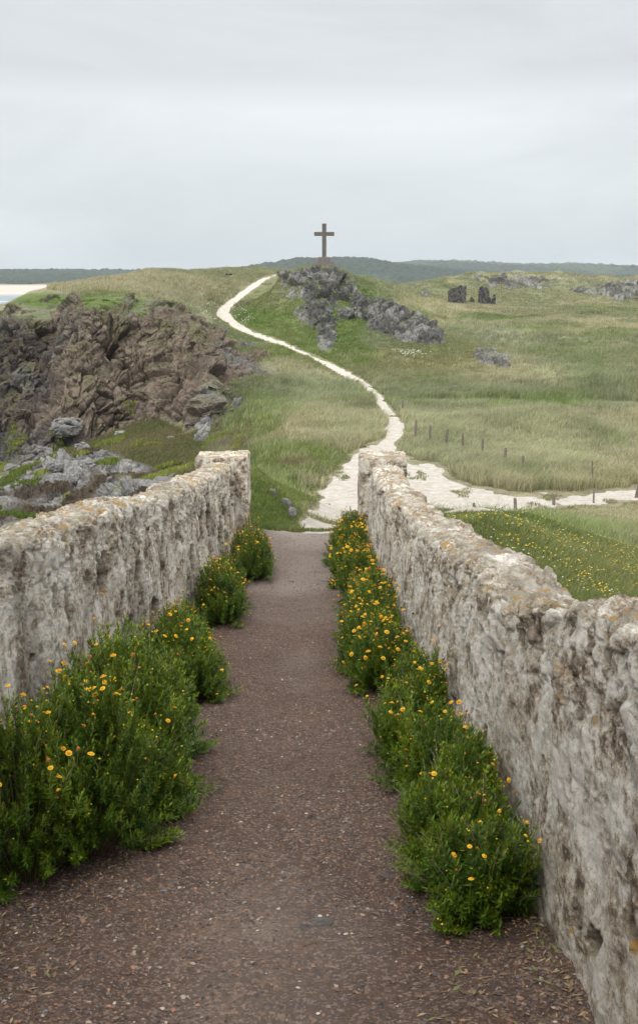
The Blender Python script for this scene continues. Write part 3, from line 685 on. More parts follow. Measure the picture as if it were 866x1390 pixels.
pale = pale+.12*sst(.05, .5, fbm(Xb*1.1, Yb*.6, 0*Xb, 4, 209)+.5*np.exp(-((Xb+.2)/.4)**2))+.12*np.exp(-((Xb+.17)/.11)**2-((Yb-3.62)/.13)**2)
tag(mesh_np('gravel_path', np.stack([Xb, Yb, Zb], -1).reshape(-1, 3), gridf(*Xb.shape), M_gravel, np.repeat(np.clip(pale, 0, 1).ravel()[:, None], 3, 1)), kind='structure')

def scatter_pebbles(name, n, yr, xr, smin, smax, label, zf, palette, seed):
    r = np.random.default_rng(seed)
    y = yr[0]*(yr[1]/yr[0])**(r.random(n)**.9); x = xr[0]+(xr[1]-xr[0])*r.random(n)
    dens = vnoise(x*2.3, y*2.3, 0*x, 4)+.6*np.abs(x+.2); k = r.random(n) < np.clip(.45+.55*dens, .12, 1); x, y = x[k], y[k]; n = len(x)
    s = smin+(smax-smin)*r.random(n)**4
    oct_ = np.array([(1, 0, 0), (.35, .9, .1), (-.9, .4, 0), (-.6, -.8, .1), (.5, -.85, 0), (0.1, 0, .75), (0, 0, -.5)])
    fc = np.array([(0, 1, 5), (1, 2, 5), (2, 3, 5), (3, 4, 5), (4, 0, 5), (1, 0, 6), (2, 1, 6), (3, 2, 6), (4, 3, 6), (0, 4, 6)])
    a = r.random(n)*6.28; base = oct_[None]*(1+.5*(r.random((n, 7, 1))-.5))*s[:, None, None]*np.array([1, .75, .7])[None, None]
    px_ = base[..., 0]*np.cos(a)[:, None]-base[..., 1]*np.sin(a)[:, None]; py2 = base[..., 0]*np.sin(a)[:, None]+base[..., 1]*np.cos(a)[:, None]
    V = np.stack([px_+x[:, None], py2+y[:, None], base[..., 2]+(zf(x, y)+s*.15)[:, None]], -1).reshape(-1, 3)
    Fc = (fc[None]+np.arange(n)[:, None, None]*7).reshape(-1, 3)
    pal = np.array(palette); c = pal[r.integers(0, len(pal), n)]*(.45+.9*r.random((n, 1)))
    tag(mesh_np(name, V, Fc, M_peb, np.repeat(c, 7, 0), False), label, 'gravel', kind='stuff')
PAL = [(.11, .07, .052)]*14+[(.16, .105, .075)]*12+[(.06, .05, .048)]*7+[(.24, .12, .07)]*3+[(.10, .10, .11)]*2+[(.25, .20, .155)]*3+[(.36, .31, .25)]*1
scatter_pebbles('gravel', 150000, (2.3, 19.0), (-1.35, .95), .0022, .0115, 'fine brown, grey and white grit lying on the path', path_z, PAL, 5)
# a few bigger stones on the path: countable
for i, (px, py, s) in enumerate(((436, 1255, .030), (415, 1262, .018), (345, 1022, .013), (300, 1068, .014), (405, 1128, .014), (523, 1190, .012), (560, 1235, .014), (470, 785, .03), (440, 790, .025), (395, 790, .03))):
    ys = np.linspace(2.5, 19, 900); pts = np.array([P(px, py, q) for q in ys]); k = np.argmax(pts[:, 2] <= path_z(pts[:, 0], pts[:, 1]))
    x, y = pts[k, 0], pts[k, 1]
    o = rock_mesh('path_stone', (x, y, float(path_z(np.array([x]), np.array([y]))[0])+s*.05), (s*1.4, s, s*.35), 50+i, M_rock, (.19, .175, .16), sub=3)
    tag(o, ['flat grey stone, largest, embedded in the path at the bottom centre', 'small grey stone just left of the largest one at the path bottom', 'small stone on the path level with the middle of the big left bush', 'small stone on the path right beside the big left bush, low down', 'small stone near the middle of the lower path', 'small stone on the path left of the nearest right bush', 'small stone on the path below and left of the nearest right bush',
            'pale flat stone near the wall end, rightmost of three', 'pale flat stone near the wall end, middle of three', 'pale flat stone near the wall end, leftmost of three'][i], 'stone', 'stones on the brown path')

r = np.random.default_rng(61); n = 7000; y = 2.4*(19/2.4)**r.random(n); side = r.random(n) < .5
x = np.where(side, lin(y)+.05+.5*r.random(n)**2.2, rin(y)-.05-.5*r.random(n)**2.2); z = path_z(x, y)
a = r.random(n)*6.28; L = .006+.016*r.random(n)**2; wd = L*(.12+.25*r.random(n)); ca, sa = np.cos(a), np.sin(a)
q0 = np.stack([x-ca*L, y-sa*L, z+.003], 1); q1 = np.stack([x-sa*wd, y+ca*wd, z+.007], 1); q2 = np.stack([x+ca*L, y+sa*L, z+.004+.006*r.random(n)], 1); q3_ = np.stack([x+sa*wd, y-ca*wd, z+.005], 1)
V = np.stack([q0, q1, q2, q3_], 1).reshape(-1, 3); pal = np.array([(.20, .13, .07), (.13, .085, .05), (.28, .21, .12), (.09, .06, .04), (.12, .13, .04)]); c = pal[r.integers(0, 5, n)]
tag(mesh_np('leaf_litter', V, np.arange(n)[:, None]*4+np.arange(4)[None], M_stem, np.repeat(c, 4, 0)), 'brown dead leaves and bits of stem lying along the foot of both walls', 'litter', kind='stuff')

# ------------------------------------------------------------------ grass
def blades(name, label, x, y, z, hgt, spread, nb, width, c0, c1, seed, lean=(.25, .05), kind='stuff', cat='grass', mixn=.5):
    r = np.random.default_rng(seed); n = len(x)
    X = np.repeat(x, nb)+(r.random(n*nb)-.5)*2*np.repeat(spread, nb); Y = np.repeat(y, nb)+(r.random(n*nb)-.5)*2*np.repeat(spread, nb)
    Zb = np.repeat(z, nb); hb = np.repeat(hgt, nb)*(.55+.65*r.random(n*nb)); N_ = n*nb
    a = r.random(N_)*6.28; ln = hb*(.15+.55*r.random(N_)); dx = np.cos(a)*ln+lean[0]*hb; dy = np.sin(a)*ln+lean[1]*hb
    w = np.repeat(width, nb)*(.7+.6*r.random(N_)); b_ = r.random(N_)*6.28; wx, wy = np.cos(b_)*w*.5, np.sin(b_)*w*.5*.6
    wx = np.where(np.abs(wx) < .2*w, .35*w, wx)
    V = np.empty((N_, 5, 3), np.float32)
    V[:, 0] = np.stack([X-wx, Y-wy, Zb-.05*hb], 1); V[:, 1] = np.stack([X+wx, Y+wy, Zb-.05*hb], 1)
    mx, my, mz = X+dx*.35, Y+dy*.35, Zb+hb*.62
    V[:, 2] = np.stack([mx+wx*.8, my+wy*.8, mz], 1); V[:, 3] = np.stack([mx-wx*.8, my-wy*.8, mz], 1)
    V[:, 4] = np.stack([X+dx, Y+dy, Zb+hb*(.95-.25*r.random(N_))], 1)
    i = np.arange(N_)[:, None]*5
    t = np.clip(np.repeat(vnoise(x*.25, y*.2, 0*x, 9)*.4+1.5*fbm(x*.06, y*.035, 0*x, 5, 41)+.5, nb)+(r.random(N_)-.5)*.7, 0, 1)[:, None]
    c = np.array(c0)[None]*(1-t)+np.array(c1)[None]*t
    if name in ('marram_grass', 'dune_grass', 'hill_grass'): c = .42*c+.58*np.repeat(np.clip(land_col(x, y, z), .02, 1), nb, 0)*1.75
    c = c*(.75+.5*r.random((N_, 1)))*np.repeat(.68+.62*r.random((n, 1)), nb, 0)
    o = mesh_np(name, V.reshape(-1, 3), [(np.array([[0, 1, 2, 3]])+i), (np.array([[3, 2, 4]])+i)], M_blade, np.repeat(c*.88, 5, 0))
    return tag(o, label, cat, kind=kind)
def sample(n, px0, px1, Y0, Y1, seed, pw=1.0):
    r = np.random.default_rng(seed); y = np.exp(math.log(Y0)+(math.log(Y1)-math.log(Y0))*r.random(n)**pw); t = (px0+(px1-px0)*r.random(n)-433)/F
    x = t*y*1.02; z = H(x, y); px, py = proj(x, y, z); return x, y, z, px, py, r
def in_any(px, py, ells):
    m = np.zeros(px.shape, bool)
    for cx, cy, rx, ry in ells: m |= ((px-cx)/rx)**2+((py-cy)/ry)**2 < 1
    return m
x, y, z, px, py, r = sample(160000, 285, 1000, 30, 215, 3, .8)
bare = in_any(px, py, [(400, 625, 80, 24), (350, 600, 45, 40), (420, 430, 120, 62), (540, 480, 110, 28), (430, 690, 60, 55), (750, 550, 160, 6), (660, 545, 120, 4), (480, 470, 90, 30)])
dn = fbm(x*.09, y*.07, 0*x, 4, 301)
keep = (~bare | (r.random(len(x)) < .06)) & (path_sd(x, y, z) < -.04) & (r.random(len(x)) < np.clip(.72+1.0*dn, .12, 1)) & (head_sd(x, y) < -1.5)
keep &= ~((y < 34) & (x < 6)) & ((z > -10.2) | (px > 420))
x, y, z = x[keep], y[keep], z[keep]
sz = (.42+.3*r.random(len(x)))*np.clip(y/55, .8, 1.6)**.35*np.where(y > 100, .8, 1)
sz = sz*(.55+.75*sst(-.5, .5, fbm(x*.35, y*.3, 0*x, 3, 311)))
for k_, f_ in ((1.2, .45), (3.0, .5), (5.5, .7)):
    yy_ = y+k_; zz_ = H(x, yy_); sz = np.where((path_sd(x, yy_, zz_) > -.02) & (y > 37), np.minimum(sz, .32*f_), sz)
blades('marram_grass', 'pale grey-green marram grass covering the dunes beyond the walls', x, y, z, sz, .20+0*x+.0014*y, 13, .010+.00026*y, (.235, .275, .14), (.50, .48, .295), 3)
# marram on the left ridge and the far spur
x, y, z, px, py, r = sample(26000, 80, 420, 118, 226, 5, .8)
keep = (py < 425) & (path_sd(x, y, z) < -.1) & ~in_any(px, py, [(370, 400, 30, 25), (60, 405, 40, 12), (350, 428, 40, 14), (210, 432, 40, 14)]) & (fbm(x*.1, y*.08, 0*x, 3, 303) > -.5)
x, y, z = x[keep], y[keep], z[keep]
blades('marram_grass', 'straw-coloured marram grass on the ridge left of the path', x, y, z, .42+.2*r.random(len(x)), .35+0*x, 9, .05+0*x, (.25, .26, .14), (.46, .43, .28), 6)
x, y, z, px, py, r = sample(60000, 470, 960, 205, 430, 45, 1.0)
keep = (py > 370) & (fbm(x*.03, y*.02, 0*x, 4, 331) > -.7) & ~in_any(px, py, [(620, 430, 55, 3), (680, 433, 35, 3)]); x, y, z = x[keep], y[keep], z[keep]
blades('dune_grass', 'short windswept grass over the far dunes around the ruins', x, y, z, .2+.35*r.random(len(x)), .9+0*x, 8, .16+0*x, (.25, .26, .13), (.46, .42, .27), 46)
x, y, z, px, py, r = sample(26000, 60, 345, 56, 92, 47, 1.0)
keep = (head_sd(x, y) < -.5) & (z < -9) & (shore_m(x, y) < .4); x, y, z = x[keep], y[keep], z[keep]
blades('cove_grass', 'rough olive grass on the low ground at the foot of the headland', x, y, z, .10+.18*r.random(len(x)), .25+0*x, 9, .03+0*x, (.10, .13, .04), (.24, .21, .10), 48)
# low rough grass over the hill slopes and path verges
x, y, z, px, py, r = sample(70000, 285, 760, 50, 172, 25, .7)
keep = in_any(px, py, [(420, 430, 130, 66), (560, 490, 130, 34), (345, 570, 60, 60), (480, 470, 95, 34), (400, 620, 90, 30)]) & (path_sd(x, y, z) < 0)
x, y, z = x[keep], y[keep], z[keep]
blades('hill_grass', 'low green and brownish grass on the hill below the cross', x, y, z, .12+.16*r.random(len(x)), .35+0*x, 9, .014+.0003*y, (.12, .18, .04), (.28, .26, .12), 26)
x, y, z, px, py, r = sample(90000, 340, 900, 20, 130, 27, .9)
p_ = path_sd(x, y, z); keep = ((p_ > -.09) & (p_ < .05)) | ((p_ > 0) & (fbm(x*.8, y*.5, 0*x, 3, 313) > .42)); x, y, z = x[keep], y[keep], z[keep]
blades('verge_grass', 'tufts of grass creeping over the edges of the white path', x, y, z, .05+.10*r.random(len(x)), .12+0*x, 7, .008+.0003*y, (.15, .20, .06), (.32, .31, .16), 28)
# short turf
x, y, z, px, py, r = sample(56000, 285, 560, 19.6, 66, 8, 1.3)
keep = (path_sd(x, y, z) < .02) & (px < 500) & ((x < -.35) | (y > 30)) & (z > -10.8)
x, y, z = x[keep], y[keep], z[keep]
blades('short_turf', 'short bright green turf on the mound by the left wall end', x, y, z, (.035+.04*r.random(len(x)))*(1+y*.012), .06+.001*y, 7, .005+.0003*y, (.10, .17, .03), (.22, .26, .08), 9)
x, y, z, px, py, r = sample(90000, 470, 900, 12, 36, 10, .8)
keep = (x > 1.7) & (path_sd(x, y, z) < .0); x, y, z = x[keep], y[keep], z[keep]
blades('bank_grass', 'green and rusty grass on the bank outside the right wall', x, y, z, .07+.15*r.random(len(x)), .07+0*x, 7, .008+.0002*y, (.13, .20, .05), (.29, .29, .11), 11)
# fringe where brown path meets white
r = np.random.default_rng(12); n = 500; x = r.uniform(-.9, .75, n); y = 19.75+.25*r.normal(size=n)*.5+.1*np.sin(x*5); z = H(x, y)
blades('grass_fringe', 'thin strip of grass where the brown path meets the white one', x, y, z, .05+.05*r.random(n), .05+0*x, 8, .010+0*x, (.12, .16, .04), (.30, .28, .12), 13)
# yellow flowers on the bank
x, y, z, px, py, r = sample(3000, 480, 900, 14, 32, 14); keep = (x > 2.0) & (fbm(x*1.3, y*1.0, 0*x, 3, 305)+.25*r.normal(size=len(x)) > -.05) & (path_sd(x, y, z) < 0); x, y, z = x[keep], y[keep], z[keep]; n = len(x)
s = .008+.009*r.random(n); zz = z+.15+.08*r.random(n)
D = np.array([(1, 0, 0), (.5, .87, 0), (-.5, .87, 0), (-1, 0, 0), (-.5, -.87, 0), (.5, -.87, 0), (0, 0, .6)])
V = (D[None]*s[:, None, None]+np.stack([x, y, zz], 1)[:, None]).reshape(-1, 3); fc = np.array([(i, (i+1) % 6, 6) for i in range(6)])
c = np.where(r.random((n, 1)) < .8, np.array([[.75, .52, .03]]), np.array([[.65, .63, .5]]))
tag(mesh_np('wild_flowers', V, (fc[None]+np.arange(n)[:, None, None]*7).reshape(-1, 3), M_flower, np.repeat(c, 7, 0)), 'tiny yellow flowers dotted over the bank outside the right wall', 'flowers', kind='stuff')
# white umbel flowers by the path bend
P0 = [hit(px, py, 125) for px, py in ((283, 424), (290, 420), (276, 428), (325, 432), (335, 438), (318, 424), (548, 565), (556, 575))]
r = np.random.default_rng(15); n = 300; k = r.integers(0, len(P0), n); A = np.array(P0)[k]; x = A[:, 0]+r.normal(size=n)*.9; y = A[:, 1]+r.normal(size=n)*1.2; z = H(x, y)
s = .05+.05*r.random(n); zz = z+.35+.25*r.random(n)
V = (D[None]*s[:, None, None]+np.stack([x, y, zz], 1)[:, None]).reshape(-1, 3)
tag(mesh_np('umbel_flowers', V, (fc[None]+np.arange(n)[:, None, None]*7).reshape(-1, 3), M_flower, np.full((n*7, 3), (.62, .62, .5))), 'creamy white flower heads growing beside the bends of the white path', 'flowers', kind='stuff')

# bright green cushions between the shore rocks
x, y, z, px, py, r = sample(30000, -60, 330, 42, 92, 40, 1.0)
cl_ = fbm(x*.45, y*.4, 0*x, 3, 321); keep = (cl_ > .36) & (z < -9.6) & (head_sd(x, y) < 1); x, y, z = x[keep], y[keep], z[keep]
blades('shore_plants', 'yellow-green leafy cushions growing between the shore rocks', x, y, z+.15, .14+.16*r.random(len(x)), .2+0*x, 9, .05+0*x, (.12, .17, .03), (.30, .33, .07), 41, cat='plants')

# ------------------------------------------------------------------ fence posts
def box_np(sx, sy, sz, taper=1.0, z0=0, tilt=0):
    v = np.array([(-1, -1, 0), (1, -1, 0), (1, 1, 0), (-1, 1, 0), (-1, -1, 1), (1, -1, 1), (1, 1, 1), (-1, 1, 1)], float)
    v[4:, :2] *= taper; v = v*np.array([sx/2, sy/2, sz]); v[:, 2] += z0
    return v, np.array([(0, 3, 2, 1), (4, 5, 6, 7), (0, 1, 5, 4), (1, 2, 6, 5), (2, 3, 7, 6), (3, 0, 4, 7)])
POSTS = [(546, 562, 10, 'far post beside the bend of the white path, farthest of all'), (564, 594, 13, 'first post of the upper row, nearest the white path'), (583, 600, 13, 'second post of the upper row from the left'), (604, 604, 11, 'third post of the upper row from the left'),
         (628, 609, 11, 'fourth post of the upper row from the left'), (655, 622, 15, 'tall fifth post of the upper row from the left'), (684, 635, 15, 'tall sixth post of the upper row from the left'), (709, 644, 13, 'seventh post of the upper row, just above the track'),
         (804, 652, 14, 'lone thin post in the marram above the track at right'), (643, 691, 8, 'short post stub at the near edge of the track just above the wall'), (699, 690, 14, 'near-side post at the left end of the lower marram patch'), (751, 683, 12, 'near-side post, second from left in the lower marram'),
         (805, 680, 15, 'broad near-side post standing directly below the lone thin one'), (863, 673, 15, 'near-side post at the right edge of the photo')]
for i, (px, py, hp, l) in enumerate(POSTS):
    x, y, z = hit(px, py+3, 30); h = hp/F*y+(.55 if i < 9 else .1)
    w = .13 if 'thin' not in l else .08
    # eight-sided weathered timber with a chamfered head
    ang = np.arange(8)/8*2*math.pi; rings = []
    r = np.random.default_rng(i)
    tl = r.normal(size=2)*.05
    for zz, k in ((-.25, 1.0), (h*.5, .98), (h*.93, .92), (h, .72)):
        rings.append(np.stack([np.cos(ang)*w/2*k*(1+.12*r.normal(size=8))+tl[0]*zz, np.sin(ang)*w/2*k*(1+.1*r.normal(size=8))+tl[1]*zz, np.full(8, zz)], 1))
    V = np.vstack(rings+[np.array([[tl[0]*h, tl[1]*h, h*1.01]])]); Fq = gridf(4, 8)
    Fq = np.array([(a*8+b_, a*8+(b_+1) % 8, (a+1)*8+(b_+1) % 8, (a+1)*8+b_) for a in range(3) for b_ in range(8)]); Ft = np.array([(24+b_, 24+(b_+1) % 8, 32) for b_ in range(8)])
    o = mesh_np('fence_post', V, [Fq, Ft], M_post, smooth=False); o.location = (x, y, z)
    tag(o, 'grey post, '+l, 'post', 'wooden posts along the white path')

# ------------------------------------------------------------------ cross
def bevbox(sx, sy, sz, z0, bv=.03, ox=0):
    import bmesh
    bm = bmesh.new(); bmesh.ops.create_cube(bm, size=1)
    for v in bm.verts: v.co = (v.co.x*sx+ox, v.co.y*sy, (v.co.z+.5)*sz+z0)
    bmesh.ops.bevel(bm, geom=bm.edges[:], offset=bv, segments=2, affect='EDGES'); return bm
def bmobj(name, bms, mat, parent):
    import bmesh
    me = bpy.data.meshes.new(name); big = bmesh.new()
    for b_ in bms:
        t = bpy.data.meshes.new('t'); b_.to_mesh(t); big.from_mesh(t); bpy.data.meshes.remove(t); b_.free()
    big.to_mesh(me); big.free(); me.materials.append(mat)
    o = bpy.data.objects.new(name, me); COL.objects.link(o); o.parent = parent; return o
cx, cy, _ = P(440, 361, 161.5)
hz_ = float(H(np.array([cx]), np.array([cy]))[0]);  cz = hz_-.3
ztop = P(440, 303.5, 161.5)[2]; zpl = P(440, 349, 161.5)[2]
S = 161.5/1500*1.0
cr = empty('memorial_cross', (cx, cy, cz)); cr.rotation_euler = (0, 0, R(4))
tag(cr, 'tall plain granite cross on a two-stepped plinth at the top of the rocky hill', 'cross')
h1 = zpl-cz
bmobj('lower_step', [bevbox(25*S, 2.4, h1*.56, 0, .05)], M_plinth, cr)
bmobj('upper_step', [bevbox(16*S, 1.6, h1*.44-.004, h1*.56+.003, .05)], M_plinth, cr)
bmobj('shaft', [bevbox(5.4*S, .5, ztop-zpl-.004, h1+.003, .03)], M_cross, cr)
za = P(440, 315, 161.5)[2]-cz; zb_ = P(440, 320.2, 161.5)[2]-cz
bmobj('cross_arm', [bevbox(26.5*S, .46, za-zb_, zb_, .03)], M_cross, cr)

# ------------------------------------------------------------------ two little boards on the ridge
for k, (px, l) in enumerate(((308.5, 'small dark tabletop information board on short pale legs, left of the pair on the ridge'), (313.5, 'small dark tabletop information board on short pale legs, right of the pair on the ridge'))):
    x, y, z = hit(px, 376.5, 140); s = y/1500
    t = empty('information_board', (x, y, z)); tag(t, l, 'sign', 'pair of boards on the grassy ridge')
    bmobj('panel', [bevbox(3.9*s, .5, 2.4*s, 2.4*s, .02)], mat_flat('dark_board', (.03, .028, .026), .7), t)
    for sx in (-1, 1): bmobj('leg', [bevbox(.11, .11, 2.4*s, 0, .01, sx*1.2*s)], M_post, t)

# ------------------------------------------------------------------ ruins
M_ruin = mat_vcol('ruin_stone', .95, 0, 1.5)
def ruin(label, px0, px1, pyb, tops, seed, depth=1.1):
    x0, y0, z0 = hit((px0+px1)/2, pyb, 250); s = y0/1500
    W = (px1-px0)*s; tops = [(a_, b_+1.5) for a_, b_ in tops]; nx_, nz_ = 46, 44
    xs = np.linspace(-W/2, W/2, nx_); top = np.interp(np.linspace(0, 1, nx_), [t[0] for t in tops], [t[1] for t in tops])*s
    top = top+.25*fbm(xs*1.5, 0*xs, 0*xs, 3, seed)
    Vs = []; Fs = []; off = 0
    v = np.linspace(0, 1, nz_)
    def add(X, Y, Z, flip):
        nonlocal off
        f = gridf(*X.shape)+off
        Fs.append(f[:, ::-1] if flip else f); Vs.append(np.stack([X, Y, Z], -1).reshape(-1, 3)); off += X.size
    U, Vv = np.meshgrid(xs, v); Tm = np.repeat(top[None], nz_, 0)
    for yo, fl in ((-depth/2, False), (depth/2, True)): add(U, 0*U+yo, Vv*(Tm+.5)-.5, fl)
    dd = np.linspace(-depth/2, depth/2, 8)
    U2, D2 = np.meshgrid(xs, dd); add(U2, D2, np.repeat(top[None], 8, 0), False)
    for i, fl in ((0, True), (-1, False)):
        D3, V3 = np.meshgrid(dd, v); add(0*D3+xs[i], D3, V3*(top[i]+.5)-.5, fl)
    V = np.vstack(Vs); f1, f2, cid = worley(V[:, 0]/.45, V[:, 1]/.45, V[:, 2]/.35, seed)
    g1, g2, gi = worley(V[:, 0]/1.2, V[:, 1]/1.2, V[:, 2]/1.0, seed+4)
    amp = .30*(cid-.5)+.15*(gi-.5)-.18*np.exp(-(f2-f1)*8)
    V[:, 0] += amp*.3; V[:, 1] += amp*np.sign(V[:, 1]); V[:, 2] += amp*.3
    c = np.array((.115, .105, .10))[None]*(.4+1.2*cid[:, None])
    o = mesh_np('ruined_wall', V, np.vstack(Fs), M_ruin, c, False); o.location = (x0, y0, z0); o.rotation_euler = (0, 0, R(-6))
    tag(o, label, 'ruin', 'ruined chapel walls on the dunes')
ruin('tall blocky dark stone ruin, left and widest of the remnants on the dunes', 608, 632, 412, [(0, 15), (.15, 19), (.55, 20), (.65, 22.5), (1, 22)], 3)
ruin('stepped dark stone ruin, right of the remnants, tall at left and low at right', 649, 672, 412.5, [(0, 18), (.12, 21), (.5, 20.5), (.6, 16), (.64, 7), (.8, 6), (.85, 11), (.97, 11), (1, 7)], 9)
ruin('tiny low stub of stone between the two taller ruins', 637, 643.5, 411.5, [(0, 3), (.4, 7), (1, 3)], 15)

# ------------------------------------------------------------------ boulders on the shore
BL = ['rounded grey boulder', 'angular grey boulder', 'long leaning grey slab', 'squat pale boulder']
spots = [(92, 588, 24, 14, 'large rounded grey boulder at the foot of the headland'), (112, 612, 13, 9, 'pale boulder just right of and below the large rounded one'), (60, 620, 13, 10, 'leaning grey slab left of the boulder cluster'), (75, 636, 14, 8, 'long low slab in front of the leaning slab'),
         (120, 636, 12, 8, 'boulder in the middle of the shore cluster'), (18, 640, 13, 9, 'grey boulder near the left edge of the photo'), (40, 655, 10, 7, 'smaller boulder below the one near the left edge'), (140, 620, 9, 7, 'small boulder at the upper right of the cluster'),
         (155, 655, 12, 8, 'boulder at the lower right of the shore cluster'), (100, 655, 10, 6, 'low flat boulder beneath the middle of the cluster'), (165, 590, 11, 4, 'flat pale slab lying in the grass right of the cluster'), (188, 602, 6, 3, 'small flat stone in the grass beyond the left wall'), (232, 596, 7, 3, 'small stone in the grass under the brown cliff'),
         (205, 655, 9, 6, 'dark boulder low beside the left wall top'), (180, 668, 10, 5, 'dark low boulder just above the left wall top')]
for i, (px, py, rx, rz, l) in enumerate(spots):
    x, y, z = hit(px, py, 45); s = y/1500
    o = rock_mesh('boulder', (x, y, z+rz*s*.25), (rx*s*.9, rx*s*.75, rz*s*.95), 100+i, M_rock, RK_GREY*(1.25 if 'pale' in l else 1.05 if 'dark' not in l else .7), sub=5)
    tag(o, l, 'boulder', 'boulders on the shore below the headland')

# stones by the turf mound
for i, (px, py, s, l) in enumerate(((396, 700, .12, 'pale jagged stone sticking out of the turf mound edge, lowest of three'), (387, 688, .13, 'pale jagged stone in the turf mound edge, middle of three'), (370, 672, .10, 'pale jagged stone in the turf mound, highest of three'))):
    x, y, z = hit(px, py, 19.5, 40); o = rock_mesh('jagged_stone', (x, y, z+.03), (s*.8, s*1.2, s*1.1), 70+i, M_rock, (.30, .28, .27), sub=3); tag(o, l, 'stone', 'stones in the turf mound')

# ------------------------------------------------------------------ samphire bushes
def flower_mesh(name, petal, disc, r=.0125, spent=False):
    V = []; Fc = []; C = []
    n = 14
    for i in range(n):
        a = i/n*6.283; da = .17
        dr = -.15 if not spent else -.8
        b = len(V)
        for rr, aa, zz in ((.35, a-da*.9, 0), (.35, a+da*.9, 0), (1.0, a+da, dr*.6), (1.08, a, dr*.7), (1.0, a-da, dr*.6)):
            k = .6 if spent else 1
            V.append((math.cos(aa)*rr*r*k, math.sin(aa)*rr*r*k, zz*r)); C.append(petal)
        Fc += [(b, b+1, b+2), (b, b+2, b+4), (b+2, b+3, b+4)]
    b = len(V); m_ = 10
    for j, (rr, zz) in enumerate(((.62, -.28), (.6, .12), (.42, .34), (.18, .42))):
        for i in range(m_): a = i/m_*6.283; V.append((math.cos(a)*rr*r, math.sin(a)*rr*r, zz*r)); C.append(disc if j else (.10, .14, .03))
    for j in range(3):
        for i in range(m_):
            p, q = b+j*m_+i, b+j*m_+(i+1) % m_; Fc += [(p, q, q+m_), (p, q+m_, p+m_)]
    V.append((0, 0, .44*r)); C.append(disc); t = len(V)-1
    for i in range(m_): Fc.append((b+3*m_+i, b+3*m_+(i+1) % m_, t))
    me_o = mesh_np(name, np.array(V), np.array(Fc), M_flower, np.array(C)); me = me_o.data; bpy.data.objects.remove(me_o); return me
FM = [flower_mesh('flower', (.85, .52, .02), (.72, .34, .015)), flower_mesh('flower', (.80, .42, .015), (.62, .25, .015)), flower_mesh('spent_flower', (.42, .16, .02), (.35, .11, .02), spent=True)]
